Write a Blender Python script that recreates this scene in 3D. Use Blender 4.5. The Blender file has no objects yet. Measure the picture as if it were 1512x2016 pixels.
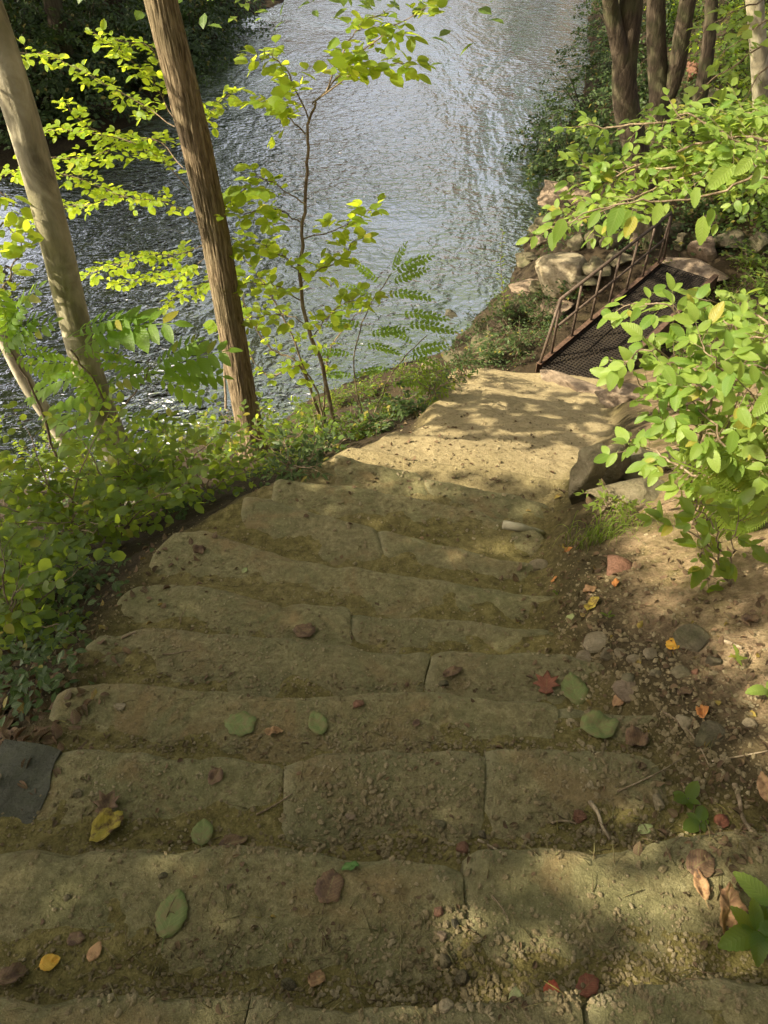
import bpy, bmesh, math, random
import numpy as np
from mathutils import Vector, Matrix, Quaternion
from mathutils.bvhtree import BVHTree

R = math.radians
rng = np.random.default_rng(7)
random.seed(7)
C = bpy.context.scene.collection
scene = bpy.context.scene

# ------------------------------------------------------------------ camera, light, exposure
CAM = np.array([0.0, 0.0, 1.6])
F_PX = 1523.0
PITCH = 45.0
cam_d = bpy.data.cameras.new('camera'); cam = bpy.data.objects.new('camera', cam_d); C.objects.link(cam)
cam.location = CAM
cam.rotation_euler = (R(90 - PITCH), 0, 0)
cam_d.sensor_fit = 'VERTICAL'; cam_d.sensor_height = 24; cam_d.lens = F_PX / 2016 * 24
cam_d.clip_start = 0.05; cam_d.clip_end = 500
scene.camera = cam

SUN_AZ, SUN_EL = -104.0, 41.0           # degrees: azimuth from +Y towards +X, elevation
SUN = np.array([math.sin(R(SUN_AZ)) * math.cos(R(SUN_EL)), math.cos(R(SUN_AZ)) * math.cos(R(SUN_EL)), math.sin(R(SUN_EL))])
w = bpy.data.worlds.new('World'); scene.world = w; w.use_nodes = True
nt = w.node_tree
bg = nt.nodes['Background']
sky = nt.nodes.new('ShaderNodeTexSky'); sky.sky_type = 'NISHITA'; sky.sun_disc = False
sky.sun_elevation = R(SUN_EL); sky.sun_rotation = R(SUN_AZ)
sky.air_density = 0.8; sky.dust_density = 9.0; sky.ozone_density = 0.6
veil = nt.nodes.new('ShaderNodeMix'); veil.data_type = 'RGBA'; veil.blend_type = 'ADD'; veil.inputs[0].default_value = 1.0
veil.inputs[7].default_value = (2.3, 2.25, 2.2, 1)      # thin bright high cloud over the whole sky
nt.links.new(sky.outputs[0], veil.inputs[6]); nt.links.new(veil.outputs[2], bg.inputs[0]); bg.inputs[1].default_value = 0.086
sl = bpy.data.lights.new('sun', 'SUN'); sl.energy = 5.0; sl.angle = R(0.5); sl.color = (1.0, 0.89, 0.66)
so = bpy.data.objects.new('sun', sl); C.objects.link(so)
so.rotation_euler = Vector(SUN).to_track_quat('Z', 'Y').to_euler()
scene.view_settings.view_transform = 'Standard'
scene.view_settings.look = 'None'
scene.view_settings.gamma = 1.0
scene.view_settings.exposure = 1.27
scene.cycles.max_bounces = 7
scene.cycles.diffuse_bounces = 3
scene.cycles.glossy_bounces = 3
scene.cycles.transmission_bounces = 4
scene.cycles.sample_clamp_indirect = 4.0

_cp, _sp = math.cos(R(PITCH)), math.sin(R(PITCH))
FWD = np.array([0, _cp, -_sp]); UP = np.array([0, _sp, _cp])
def ray(px, py):
    return FWD + np.array([(px - 756) / F_PX, 0, 0]) + UP * ((1008 - py) / F_PX)
def P(px, py, Y):
    d = ray(px, py); return CAM + d * (Y / d[1])
def Pz(px, py, z):
    d = ray(px, py); return CAM + d * ((z - CAM[2]) / d[2])
def project(p):
    q = np.asarray(p) - CAM
    dep = q @ FWD
    return 756 + F_PX * q[..., 0] / dep, 1008 - F_PX * (q @ UP) / dep, dep

# ------------------------------------------------------------------ noise
def _h(ix, iy, iz, seed):
    h = (ix.astype(np.int64) * 374761393 + iy.astype(np.int64) * 668265263 + iz.astype(np.int64) * 2147483647 + seed * 1274126177) & 0xffffffff
    h = ((h ^ (h >> 13)) * 1274126177) & 0xffffffff
    h = ((h ^ (h >> 15)) * 2246822519) & 0xffffffff
    return ((h ^ (h >> 16)) & 0xffffff) / float(0xffffff)
def vn(x, y, z=0.0, seed=0):
    x, y, z = np.broadcast_arrays(np.asarray(x, float), np.asarray(y, float), np.asarray(z, float))
    ix, iy, iz = np.floor(x), np.floor(y), np.floor(z)
    fx, fy, fz = x - ix, y - iy, z - iz
    fx, fy, fz = [f * f * (3 - 2 * f) for f in (fx, fy, fz)]
    r = 0
    for a in (0, 1):
        for b in (0, 1):
            for c in (0, 1):
                wgt = (fx if a else 1 - fx) * (fy if b else 1 - fy) * (fz if c else 1 - fz)
                r = r + wgt * _h(ix + a, iy + b, iz + c, seed)
    return r * 2 - 1
def fbm(x, y, z=0.0, octv=4, seed=0, gain=.5):
    r = 0; a = 1; s = 0; f = 1
    for o in range(octv):
        r = r + a * vn(np.asarray(x) * f, np.asarray(y) * f, np.asarray(z) * f, seed + o * 17); s += a; a *= gain; f *= 2.03
    return r / s
def sstep(a, b, x):
    t = np.clip((x - a) / (b - a), 0, 1); return t * t * (3 - 2 * t)

# ------------------------------------------------------------------ tagging and mesh helpers
def tag(o, label=None, cat=None, group=None, kind=None):
    if label: o['label'] = label
    if cat: o['category'] = cat
    if group: o['group'] = group
    if kind: o['kind'] = kind
    return o
def empty(name, loc, label, cat, group=None):
    o = bpy.data.objects.new(name, None); C.objects.link(o); o.location = tuple(loc)
    o.empty_display_size = .1
    return tag(o, label, cat, group)
def child(o, parent):
    o.parent = parent
    o.matrix_parent_inverse = Matrix.Translation(-Vector(parent.location))
    return o
class Acc:
    """collects geometry with numpy"""
    def __init__(s): s.v = []; s.l = []; s.n = []; s.uv = []; s.c = 0; s.m = []
    def add(s, v, faces, uv=None, mi=0):
        v = np.asarray(v, float).reshape(-1, 3)
        idx = np.array([i for f in faces for i in f], int)
        s.l.append(idx + s.c); s.n.append(np.array([len(f) for f in faces], int)); s.v.append(v)
        s.uv.append(np.zeros((len(idx), 2)) if uv is None else np.asarray(uv)[idx])
        s.m.append(np.full(len(faces), mi, int))
        s.c += len(v)
    def inst(s, T, mats):
        """T: template dict(v, idx, n, uv); mats: (k,4,4)"""
        mats = np.asarray(mats)
        if len(mats) == 0: return
        k = len(mats); nv = len(T['v'])
        v = np.einsum('kij,vj->kvi', mats[:, :3, :3], T['v']) + mats[:, None, :3, 3]
        s.v.append(v.reshape(-1, 3))
        off = (np.arange(k) * nv)[:, None] + s.c
        s.l.append((T['idx'][None] + off).ravel()); s.n.append(np.tile(T['n'], k))
        s.uv.append(np.tile(T['uv'][T['idx']], (k, 1)))
        s.m.append(np.zeros(k * len(T['n']), int))
        s.c += k * nv
    def mesh(s, name, mats, smooth=True):
        me = bpy.data.meshes.new(name)
        if s.c:
            v = np.concatenate(s.v); l = np.concatenate(s.l); n = np.concatenate(s.n); uv = np.concatenate(s.uv)
            me.vertices.add(len(v)); me.vertices.foreach_set('co', v.astype(np.float32).ravel())
            me.loops.add(len(l)); me.loops.foreach_set('vertex_index', l.astype(np.int32))
            me.polygons.add(len(n)); st = np.concatenate([[0], np.cumsum(n)[:-1]])
            me.polygons.foreach_set('loop_start', st.astype(np.int32)); me.polygons.foreach_set('loop_total', n.astype(np.int32))
            me.polygons.foreach_set('material_index', np.concatenate(s.m).astype(np.int32))
            me.polygons.foreach_set('use_smooth', np.full(len(n), smooth))
            u = me.uv_layers.new(name='UVMap'); u.data.foreach_set('uv', uv.astype(np.float32).ravel())
            me.update(calc_edges=True)
        for m in (mats if isinstance(mats, (list, tuple)) else [mats]): me.materials.append(m)
        return me
    def obj(s, name, mat, parent=None, smooth=True):
        o = bpy.data.objects.new(name, s.mesh(name, mat, smooth)); C.objects.link(o)
        if parent is not None: child(o, parent)
        return o
def T_of(v, faces, uv=None):
    v = np.asarray(v, float)
    return dict(v=v, idx=np.array([i for f in faces for i in f], int), n=np.array([len(f) for f in faces], int),
                uv=np.asarray(uv) if uv is not None else v[:, :2].copy())
def T_mesh(T, name, mat):
    a = Acc(); a.inst(T, [np.eye(4)]); return a.mesh(name, mat)
def unit(v):
    v = np.asarray(v, float); return v / (np.linalg.norm(v) + 1e-9)
def smooth_line(pts, n):
    """Catmull-Rom through pts"""
    pts = np.asarray(pts, float)
    if len(pts) < 3:
        t = np.linspace(0, 1, n)[:, None]; return pts[0] * (1 - t) + pts[-1] * t
    p = np.vstack([2 * pts[0] - pts[1], pts, 2 * pts[-1] - pts[-2]])
    out = []
    for u in np.linspace(0, len(pts) - 1 - 1e-6, n):
        i = int(u); t = u - i; a, b, c, d = p[i], p[i + 1], p[i + 2], p[i + 3]
        out.append(.5 * ((2 * b) + (-a + c) * t + (2 * a - 5 * b + 4 * c - d) * t * t + (-a + 3 * b - 3 * c + d) * t ** 3))
    return np.array(out)
def tube(acc, pts, radii, seg=6, disp=None, mi=0, cap=True):
    pts = np.asarray(pts, float); n = len(pts)
    radii = np.broadcast_to(np.asarray(radii, float), (n,)) if np.ndim(radii) == 0 or len(np.atleast_1d(radii)) == n else np.interp(np.linspace(0, 1, n), np.linspace(0, 1, len(radii)), radii)
    tan = np.gradient(pts, axis=0); tan /= np.linalg.norm(tan, axis=1)[:, None] + 1e-9
    ref = np.array([1.0, 0, 0]) if abs(tan[0][0]) < .8 else np.array([0, 1.0, 0])
    a = np.linspace(0, 2 * np.pi, seg, endpoint=False)
    vs = []; u = unit(ref - tan[0] * (ref @ tan[0]))
    us = []
    for i in range(n):
        u = unit(u - tan[i] * (u @ tan[i])); us.append(u)
    us = np.array(us); ws = np.cross(tan, us)
    ring = us[:, None, :] * np.cos(a)[None, :, None] + ws[:, None, :] * np.sin(a)[None, :, None]
    rr = radii[:, None] * np.ones(seg)[None]
    if disp is not None:
        s = np.concatenate([[0], np.cumsum(np.linalg.norm(np.diff(pts, axis=0), axis=1))])
        rr = rr + disp(a[None, :] + 0 * rr, s[:, None] + 0 * rr, rr)
    v = (pts[:, None, :] + ring * rr[..., None]).reshape(-1, 3)
    f = []
    for i in range(n - 1):
        for j in range(seg):
            k = (j + 1) % seg
            f.append((i * seg + j, i * seg + k, (i + 1) * seg + k, (i + 1) * seg + j))
    if cap:
        f.append(tuple(range(seg))[::-1]); f.append(tuple((n - 1) * seg + j for j in range(seg)))
    acc.add(v, f, mi=mi)

# ------------------------------------------------------------------ materials
class N:
    def __init__(s, name):
        s.m = bpy.data.materials.new(name); s.m.use_nodes = True; s.t = s.m.node_tree
        s.p = s.t.nodes['Principled BSDF']; s.out = s.t.nodes['Material Output']
    def n(s, typ, **kw):
        nd = s.t.nodes.new('ShaderNode' + typ)
        for k, v in kw.items():
            if k.startswith('i_'):
                key = k[2:]; nd.inputs[int(key) if key.isdigit() else key].default_value = v
            else: setattr(nd, k, v)
        return nd
    def l(s, a, b): s.t.links.new(a, b)
    def co(s, kind='Object', scale=(1, 1, 1), loc=(0, 0, 0)):
        tc = s.n('TexCoord'); mp = s.n('Mapping'); s.l(tc.outputs[kind], mp.inputs[0])
        mp.inputs['Scale'].default_value = scale; mp.inputs['Location'].default_value = loc
        return mp.outputs[0]
    def geo(s, scale=(1, 1, 1)):
        g = s.n('NewGeometry'); mp = s.n('Mapping'); s.l(g.outputs['Position'], mp.inputs[0]); mp.inputs['Scale'].default_value = scale
        return mp.outputs[0]
    def noise(s, vec, scale, detail=5, rough=.6, dist=0):
        nd = s.n('TexNoise'); nd.inputs['Scale'].default_value = scale; nd.inputs['Detail'].default_value = detail
        nd.inputs['Roughness'].default_value = rough; nd.inputs['Distortion'].default_value = dist
        s.l(vec, nd.inputs['Vector']); return nd.outputs[0]
    def vor(s, vec, scale, feature='F1', out=0):
        nd = s.n('TexVoronoi'); nd.feature = feature; nd.inputs['Scale'].default_value = scale; s.l(vec, nd.inputs['Vector']); return nd.outputs[out]
    def ramp(s, fac, stops):
        nd = s.n('ValToRGB'); e = nd.color_ramp.elements
        while len(e) < len(stops): e.new(.5)
        for i, (p, c) in enumerate(stops):
            e[i].position = p; e[i].color = tuple(c) + (1,) if len(c) == 3 else c
        s.l(fac, nd.inputs[0]); return nd.outputs[0]
    def mix(s, fac, a, b, mode='MIX'):
        nd = s.n('Mix'); nd.data_type = 'RGBA'; nd.blend_type = mode
        for sock, val in ((nd.inputs[0], fac), (nd.inputs[6], a), (nd.inputs[7], b)):
            if hasattr(val, 'links') or isinstance(val, bpy.types.NodeSocket): s.l(val, sock)
            else: sock.default_value = tuple(val) + (1,) if isinstance(val, (tuple, list)) and len(val) == 3 else val
        return nd.outputs[2]
    def math(s, op, a, b=0.0, clamp=False):
        nd = s.n('Math'); nd.operation = op; nd.use_clamp = clamp
        for i, v in enumerate((a, b)):
            if isinstance(v, bpy.types.NodeSocket): s.l(v, nd.inputs[i])
            else: nd.inputs[i].default_value = v
        return nd.outputs[0]
    def bump(s, h, dist, strength=1.0, prev=None):
        nd = s.n('Bump'); nd.inputs['Distance'].default_value = dist; nd.inputs['Strength'].default_value = strength
        s.l(h, nd.inputs['Height'])
        if prev is not None: s.l(prev, nd.inputs['Normal'])
        return nd.outputs[0]
    def fin(s, col, rough=.8, normal=None, spec=.3):
        if isinstance(col, bpy.types.NodeSocket): s.l(col, s.p.inputs['Base Color'])
        else: s.p.inputs['Base Color'].default_value = tuple(col) + (1,)
        if isinstance(rough, bpy.types.NodeSocket): s.l(rough, s.p.inputs['Roughness'])
        else: s.p.inputs['Roughness'].default_value = rough
        s.p.inputs['Specular IOR Level'].default_value = spec
        if normal is not None: s.l(normal, s.p.inputs['Normal'])
        return s.m

def mat_soil():
    m = N('soil'); g = m.geo()
    at = m.n('Attribute', attribute_name='zone')
    sep = m.n('SeparateColor'); m.l(at.outputs['Color'], sep.inputs[0])
    n1 = m.noise(g, 1.7, 6, .65); n2 = m.noise(g, 22, 6, .75); n3 = m.noise(g, 120, 4, .7)
    olive = m.ramp(n2, [(.28, (.062, .050, .017)), (.5, (.150, .125, .044)), (.72, (.27, .225, .092))])
    sand = m.ramp(n2, [(.25, (.19, .145, .075)), (.5, (.34, .27, .15)), (.8, (.46, .38, .225))])
    humus = m.ramp(n2, [(.3, (.018, .013, .008)), (.55, (.045, .032, .018)), (.8, (.095, .068, .04))])
    clay = m.ramp(n2, [(.25, (.12, .080, .044)), (.5, (.30, .21, .125)), (.8, (.48, .37, .23))])
    f1 = m.math('ADD', sep.outputs[0], m.math('MULTIPLY', m.math('SUBTRACT', n1, .5), .9), True)
    c = m.mix(f1, olive, sand)
    f2 = m.math('ADD', sep.outputs[1], m.math('MULTIPLY', m.math('SUBTRACT', n1, .5), .8), True)
    c = m.mix(m.math('MULTIPLY', f2, m.math('GREATER_THAN', sep.outputs[1], .02)), c, humus)
    f3 = m.math('MULTIPLY', sep.outputs[2], m.ramp(m.noise(g, 3.1, 5, .7), [(.36, (0, 0, 0)), (.56, (1, 1, 1))]))
    c = m.mix(f3, c, clay)
    grit = m.ramp(m.vor(g, 150), [(.10, (1, 1, 1)), (.22, (0, 0, 0))])
    gm = m.math('MULTIPLY', grit, m.ramp(m.noise(g, 60, 2, .5), [(.52, (0, 0, 0)), (.6, (1, 1, 1))]))
    c = m.mix(m.math('MULTIPLY', gm, .45), c, (.50, .44, .30))
    dk = m.ramp(m.noise(g, 45, 3, .6), [(.58, (0, 0, 0)), (.68, (1, 1, 1))])
    c = m.mix(m.math('MULTIPLY', dk, .45), c, (.045, .034, .018))
    b = m.bump(n2, .022, 1.0); b = m.bump(n3, .006, 1.0, b); b = m.bump(m.vor(g, 110), .003, .7, b)
    return m.fin(c, .92, b, .15)
def mat_step_stone():
    m = N('step_stone'); g = m.geo()
    oi = m.n('ObjectInfo')
    n1 = m.noise(g, 4.5, 6, .7); n2 = m.noise(g, 38, 6, .8)
    c = m.ramp(n2, [(.25, (.070, .058, .025)), (.45, (.190, .162, .075)), (.6, (.285, .248, .125)), (.8, (.45, .40, .235))])
    green = m.ramp(n2, [(.25, (.080, .077, .030)), (.7, (.235, .225, .102))])
    c = m.mix(m.ramp(n1, [(.42, (0, 0, 0)), (.62, (.8, .8, .8))]), c, green)
    tan = m.ramp(n2, [(.25, (.13, .09, .038)), (.7, (.31, .225, .105))])
    c = m.mix(m.ramp(m.noise(g, 3.1, 5, .7, .6), [(.52, (0, 0, 0)), (.64, (.85, .85, .85))]), c, tan)
    sp = m.ramp(m.vor(g, 210), [(.08, (1, 1, 1)), (.2, (0, 0, 0))])
    c = m.mix(m.math('MULTIPLY', m.math('MULTIPLY', sp, .6), m.ramp(m.noise(g, 90, 2), [(.5, (0, 0, 0)), (.56, (1, 1, 1))])), c, (.62, .57, .42))
    c = m.mix(m.math('MULTIPLY', oi.outputs['Random'], .22), c, (.12, .105, .06))
    ge = m.n('NewGeometry'); pt = m.ramp(ge.outputs['Pointiness'], [(.51, (0, 0, 0)), (.56, (1, 1, 1))])
    c = m.mix(m.math('MULTIPLY', pt, .30), c, (.40, .36, .22))
    b = m.bump(m.noise(g, 9, 7, .72), .045, 1.0); b = m.bump(n2, .012, 1.0, b); b = m.bump(m.noise(g, 170, 3, .7), .003, 1.0, b)
    return m.fin(c, .85, b, .25)
def mat_rock(name, c1, c2, c3, moss=.0, strata=0.):
    m = N(name); g = m.geo(); oi = m.n('ObjectInfo')
    n1 = m.noise(g, 9, 8, .75, .4)
    st = m.noise(m.geo((3, 3, 26)), 1.0, 6, .7, .5)
    c = m.ramp(n1, [(.3, c1), (.52, c2), (.75, c3)])
    if strata: c = m.mix(m.ramp(st, [(.35, (strata,) * 3), (.55, (0, 0, 0))]), c, tuple(x * .4 for x in c1))
    if moss:
        ge = m.n('NewGeometry'); sx = m.n('SeparateXYZ'); m.l(ge.outputs['Normal'], sx.inputs[0])
        mf = m.math('MULTIPLY', m.ramp(m.noise(g, 5, 5, .7), [(.45, (0, 0, 0)), (.6, (1, 1, 1))]), moss)
        c = m.mix(mf, c, (.06, .085, .018))
    c = m.mix(m.math('MULTIPLY', oi.outputs['Random'], .35), c, c1)
    b = m.bump(n1, .05, 1.0); b = m.bump(st, .03, .8 if strata else .2, b); b = m.bump(m.noise(g, 90, 4, .7), .004, 1.0, b)
    return m.fin(c, .85, b, .25)
def mat_bark(name, dark, mid, light, vs=(26, 26, 3.2), moss=(.07, .09, .03), mossf=.0, dist=.02):
    m = N(name); g = m.co('Object', vs)
    n1 = m.noise(g, 1.0, 7, .65, .9); g2 = m.geo()
    n2 = m.noise(g2, 40, 5, .7); n3 = m.noise(g2, 2.6, 4, .6)
    c = m.ramp(n1, [(.32, dark), (.5, mid), (.7, light)])
    c = m.mix(m.math('MULTIPLY', n2, .35), c, mid, 'MULTIPLY') if False else c
    c = m.mix(m.math('MULTIPLY', m.ramp(n3, [(.45, (0, 0, 0)), (.62, (1, 1, 1))]), mossf), c, moss)
    at = m.n('Attribute', attribute_name='crev')
    c = m.mix(m.math('MULTIPLY', at.outputs['Fac'], .75, True), c, dark)
    b = m.bump(n1, dist, 1.0); b = m.bump(n2, .004, .8, b)
    return m.fin(c, .88, b, .2)
def mat_leaf(name, a, b_, tr, transl=.45, rough=.42, spots=None, veins=.35, bump=.0015):
    m = N(name); oi = m.n('ObjectInfo'); ge = m.n('NewGeometry')
    rnd = m.math('FRACT', m.math('ADD', m.math('MULTIPLY', oi.outputs['Random'], 3.7), ge.outputs['Random Per Island']))
    c = m.mix(rnd, a, b_)
    r2 = m.math('FRACT', m.math('MULTIPLY', rnd, 37.3))
    c = m.mix(m.math('MULTIPLY', m.math('GREATER_THAN', r2, .965), .7), c, (.30, .22, .03))
    uv = m.n('TexCoord'); sx = m.n('SeparateXYZ'); m.l(uv.outputs['UV'], sx.inputs[0])
    ax = m.math('ABSOLUTE', sx.outputs[0])
    vv = m.math('SUBTRACT', sx.outputs[1], m.math('MULTIPLY', ax, .9))
    wv = m.math('SINE', m.math('MULTIPLY', vv, 58.0))
    vein = m.math('MAXIMUM', m.math('GREATER_THAN', wv, .86), m.math('LESS_THAN', ax, .018))
    c2 = m.mix(m.math('MULTIPLY', vein, veins), c, (.30, .36, .12))
    if spots:
        nz = m.noise(m.geo(), 45, 4, .7)
        c2 = m.mix(m.ramp(nz, [(.46, (0, 0, 0)), (.62, (1, 1, 1))]), c2, spots)
    b = m.bump(m.math('MAXIMUM', wv, 0.0), bump, .6)
    b = m.bump(m.noise(m.geo(), 60, 3, .6), .004, .5, b)
    m.fin(c2, rough, b, .35)
    t = m.n('BsdfTranslucent'); m.l(m.mix(rnd, tr, tuple(x * .72 for x in tr)), t.inputs[0])
    mx = m.n('MixShader'); mx.inputs[0].default_value = transl
    m.l(m.p.outputs[0], mx.inputs[1]); m.l(t.outputs[0], mx.inputs[2]); m.l(mx.outputs[0], m.out.inputs[0])
    return m.m
def mat_water():
    m = N('river_water'); g = m.geo(); g2 = m.geo((1.0, 1.35, 1))
    # ripples: short wind ripples over longer swell, calmer in patches
    calm = m.ramp(m.noise(m.geo((1, .6, 1)), .28, 4, .6, .8), [(.36, (.28, .28, .28)), (.60, (1, 1, 1))])
    r1 = m.noise(g2, 4.6, 2, .45, .5); r2 = m.noise(m.geo((1.15, .95, 1)), 10.5, 2, .5, .3); r3 = m.noise(g, 1.1, 2, .5)
    hgt = m.math('ADD', m.math('ADD', m.math('MULTIPLY', r1, 1.0), m.math('MULTIPLY', r2, .22)), m.math('MULTIPLY', r3, 1.2))
    sx = m.n('SeparateXYZ'); m.l(g, sx.inputs[0])
    lee = m.math('ADD', m.math('ADD', m.math('MULTIPLY', sx.outputs[0], .16), m.math('MULTIPLY', m.noise(m.geo((1, .5, 1)), .22, 3, .6), 1.6)), .55, True)   # sheltered by the wooded left bank
    calm = m.math('MULTIPLY', calm, m.math('ADD', m.math('MULTIPLY', lee, .88), .12))
    hh = m.math('MULTIPLY', hgt, calm)
    b = m.bump(hh, .11, 1.0)
    sep = m.n('SeparateXYZ'); m.l(g, sep.inputs[0])
    bed = m.ramp(m.noise(m.geo((.5, .8, 1)), .5, 4, .6), [(.4, (.012, .014, .008)), (.75, (.040, .042, .018))])
    # the shallow sandy bar under the surface
    dx = m.math('MULTIPLY', m.math('SUBTRACT', sep.outputs[0], 2.0), .75); dy = m.math('MULTIPLY', m.math('SUBTRACT', sep.outputs[1], 19.0), 1.2)
    dd = m.math('ADD', m.math('MULTIPLY', dx, dx), m.math('MULTIPLY', dy, dy))
    dd = m.math('ADD', dd, m.math('MULTIPLY', m.noise(g, 1.2, 4, .6), 1.2))
    bar = m.ramp(dd, [(.35, (1, 1, 1)), (1.0, (0, 0, 0))])
    c = m.mix(m.math('MULTIPLY', bar, .8), bed, (.22, .16, .06))
    m.fin(c, .5, b, .0)
    gl = m.n('BsdfGlossy'); gl.inputs['Roughness'].default_value = .04; gl.inputs['Color'].default_value = (1, 1, 1, 1); m.l(b, gl.inputs['Normal'])
    fr = m.n('Fresnel'); fr.inputs[0].default_value = 2.3; m.l(b, fr.inputs['Normal'])
    mx = m.n('MixShader'); m.l(m.math('MULTIPLY', fr.outputs[0], 3.6, True), mx.inputs[0]); m.l(m.p.outputs[0], mx.inputs[1]); m.l(gl.outputs[0], mx.inputs[2]); m.l(mx.outputs[0], m.out.inputs[0])
    return m.m
def mat_metal(name, a, b_, c_):
    m = N(name); g = m.geo(); n1 = m.noise(g, 14, 6, .7)
    c = m.ramp(n1, [(.35, a), (.55, b_), (.75, c_)])
    m.p.inputs['Metallic'].default_value = .25
    return m.fin(c, .7, m.bump(m.noise(g, 70, 4, .7), .003, .8), .4)

M = {}
M['soil'] = mat_soil()
M['step'] = mat_step_stone()
M['rock_tan'] = mat_rock('tan_rock', (.12, .085, .055), (.30, .225, .155), (.46, .37, .27), 0, .5)
M['rock_grey'] = mat_rock('grey_rock', (.065, .054, .032), (.18, .15, .092), (.33, .285, .19), .35, .4)
M['rock_moss'] = mat_rock('mossy_rock', (.08, .065, .038), (.24, .20, .12), (.44, .38, .25), .22, .15)
M['rock_pale'] = mat_rock('pale_rock', (.15, .115, .065), (.33, .27, .175), (.50, .43, .31), .15, .25)
M['rock_red'] = mat_rock('reddish_rock', (.10, .045, .025), (.24, .125, .08), (.38, .24, .17), 0, .1)
M['rock_dark'] = mat_rock('dark_rock', (.035, .032, .022), (.075, .068, .045), (.13, .12, .08), .2, .2)
M['rock_slate'] = mat_rock('slate_flag', (.06, .058, .042), (.105, .105, .08), (.17, .165, .12), .25, .1)
M['pebble'] = mat_rock('pebble', (.14, .11, .055), (.27, .215, .12), (.50, .43, .28), 0, 0)
M['bark_brown'] = mat_bark('furrowed_brown_bark', (.06, .042, .024), (.21, .155, .092), (.38, .30, .19), (60, 60, 5.5), mossf=.15)
M['bark_grey'] = mat_bark('smooth_grey_bark', (.15, .13, .085), (.33, .29, .195), (.50, .45, .33), (7, 7, 3), mossf=.45, moss=(.085, .09, .036), dist=.008)
M['bark_dark'] = mat_bark('dark_bark', (.02, .015, .010), (.065, .048, .032), (.13, .10, .07), (20, 20, 3.5), mossf=.35, dist=.03)
M['twig'] = mat_bark('twig_bark', (.075, .052, .032), (.18, .135, .085), (.33, .26, .18), (40, 40, 9), dist=.002)
M['stick'] = mat_bark('dead_stick', (.11, .08, .05), (.24, .19, .125), (.40, .33, .23), (60, 60, 12), dist=.002)
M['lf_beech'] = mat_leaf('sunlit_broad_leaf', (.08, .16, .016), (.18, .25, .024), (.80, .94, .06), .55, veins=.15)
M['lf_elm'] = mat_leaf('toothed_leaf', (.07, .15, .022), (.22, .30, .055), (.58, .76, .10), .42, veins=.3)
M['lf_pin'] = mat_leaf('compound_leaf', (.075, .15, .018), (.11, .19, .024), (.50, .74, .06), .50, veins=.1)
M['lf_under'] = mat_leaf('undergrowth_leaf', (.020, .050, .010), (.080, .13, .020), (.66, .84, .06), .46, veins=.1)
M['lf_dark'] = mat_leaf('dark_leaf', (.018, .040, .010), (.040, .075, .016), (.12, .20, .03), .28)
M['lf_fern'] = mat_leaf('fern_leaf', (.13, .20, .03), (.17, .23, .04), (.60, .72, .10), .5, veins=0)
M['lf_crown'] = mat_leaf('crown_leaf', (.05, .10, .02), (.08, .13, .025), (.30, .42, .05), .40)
def dead(name, a, b_, spots, tr=.12): return mat_leaf(name, a, b_, tuple(x * 1.1 for x in a), tr, .7, spots, .16, .0004)
M['d_green'] = dead('dull_green_dropped_leaf', (.115, .145, .045), (.14, .165, .055), (.16, .135, .055))
M['d_fresh'] = dead('fresh_green_dropped_leaf', (.06, .14, .03), (.07, .15, .035), (.08, .13, .03))
M['d_pale'] = dead('pale_green_dropped_leaf', (.24, .28, .11), (.26, .29, .12), (.28, .27, .13))
M['d_yellow'] = dead('yellow_dropped_leaf', (.52, .29, .025), (.50, .30, .04), (.50, .24, .02))
M['d_olive'] = dead('yellow_brown_dropped_leaf', (.30, .24, .03), (.28, .20, .03), (.07, .035, .015))
M['d_red'] = dead('dull_red_dropped_leaf', (.17, .055, .032), (.19, .06, .035), (.11, .04, .022))
M['d_bright'] = dead('bright_red_dropped_leaf', (.34, .07, .035), (.36, .09, .04), (.30, .05, .03))
M['d_orange'] = dead('orange_dropped_leaf', (.50, .19, .05), (.46, .20, .06), (.30, .12, .04))
M['d_brown'] = dead('brown_dropped_leaf', (.13, .075, .042), (.15, .09, .05), (.07, .04, .025))
M['d_tan'] = dead('tan_dropped_leaf', (.30, .17, .085), (.33, .20, .10), (.17, .09, .045))
M['litter'] = mat_leaf('leaf_litter', (.055, .032, .018), (.17, .10, .055), (.2, .1, .04), .1, .75, (.10, .06, .035), .3)
M['rail'] = mat_metal('rusty_brown_rail', (.05, .034, .024), (.10, .07, .05), (.17, .125, .09))
M['beam'] = mat_metal('rusty_beam', (.055, .030, .020), (.12, .070, .045), (.21, .135, .09))
M['grate'] = mat_metal('dark_grating', (.018, .014, .011), (.035, .027, .020), (.06, .046, .035))
M['mud'] = mat_rock('mud', (.02, .016, .012), (.045, .036, .026), (.08, .065, .048), 0, 0)
M['water'] = mat_water()

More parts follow.
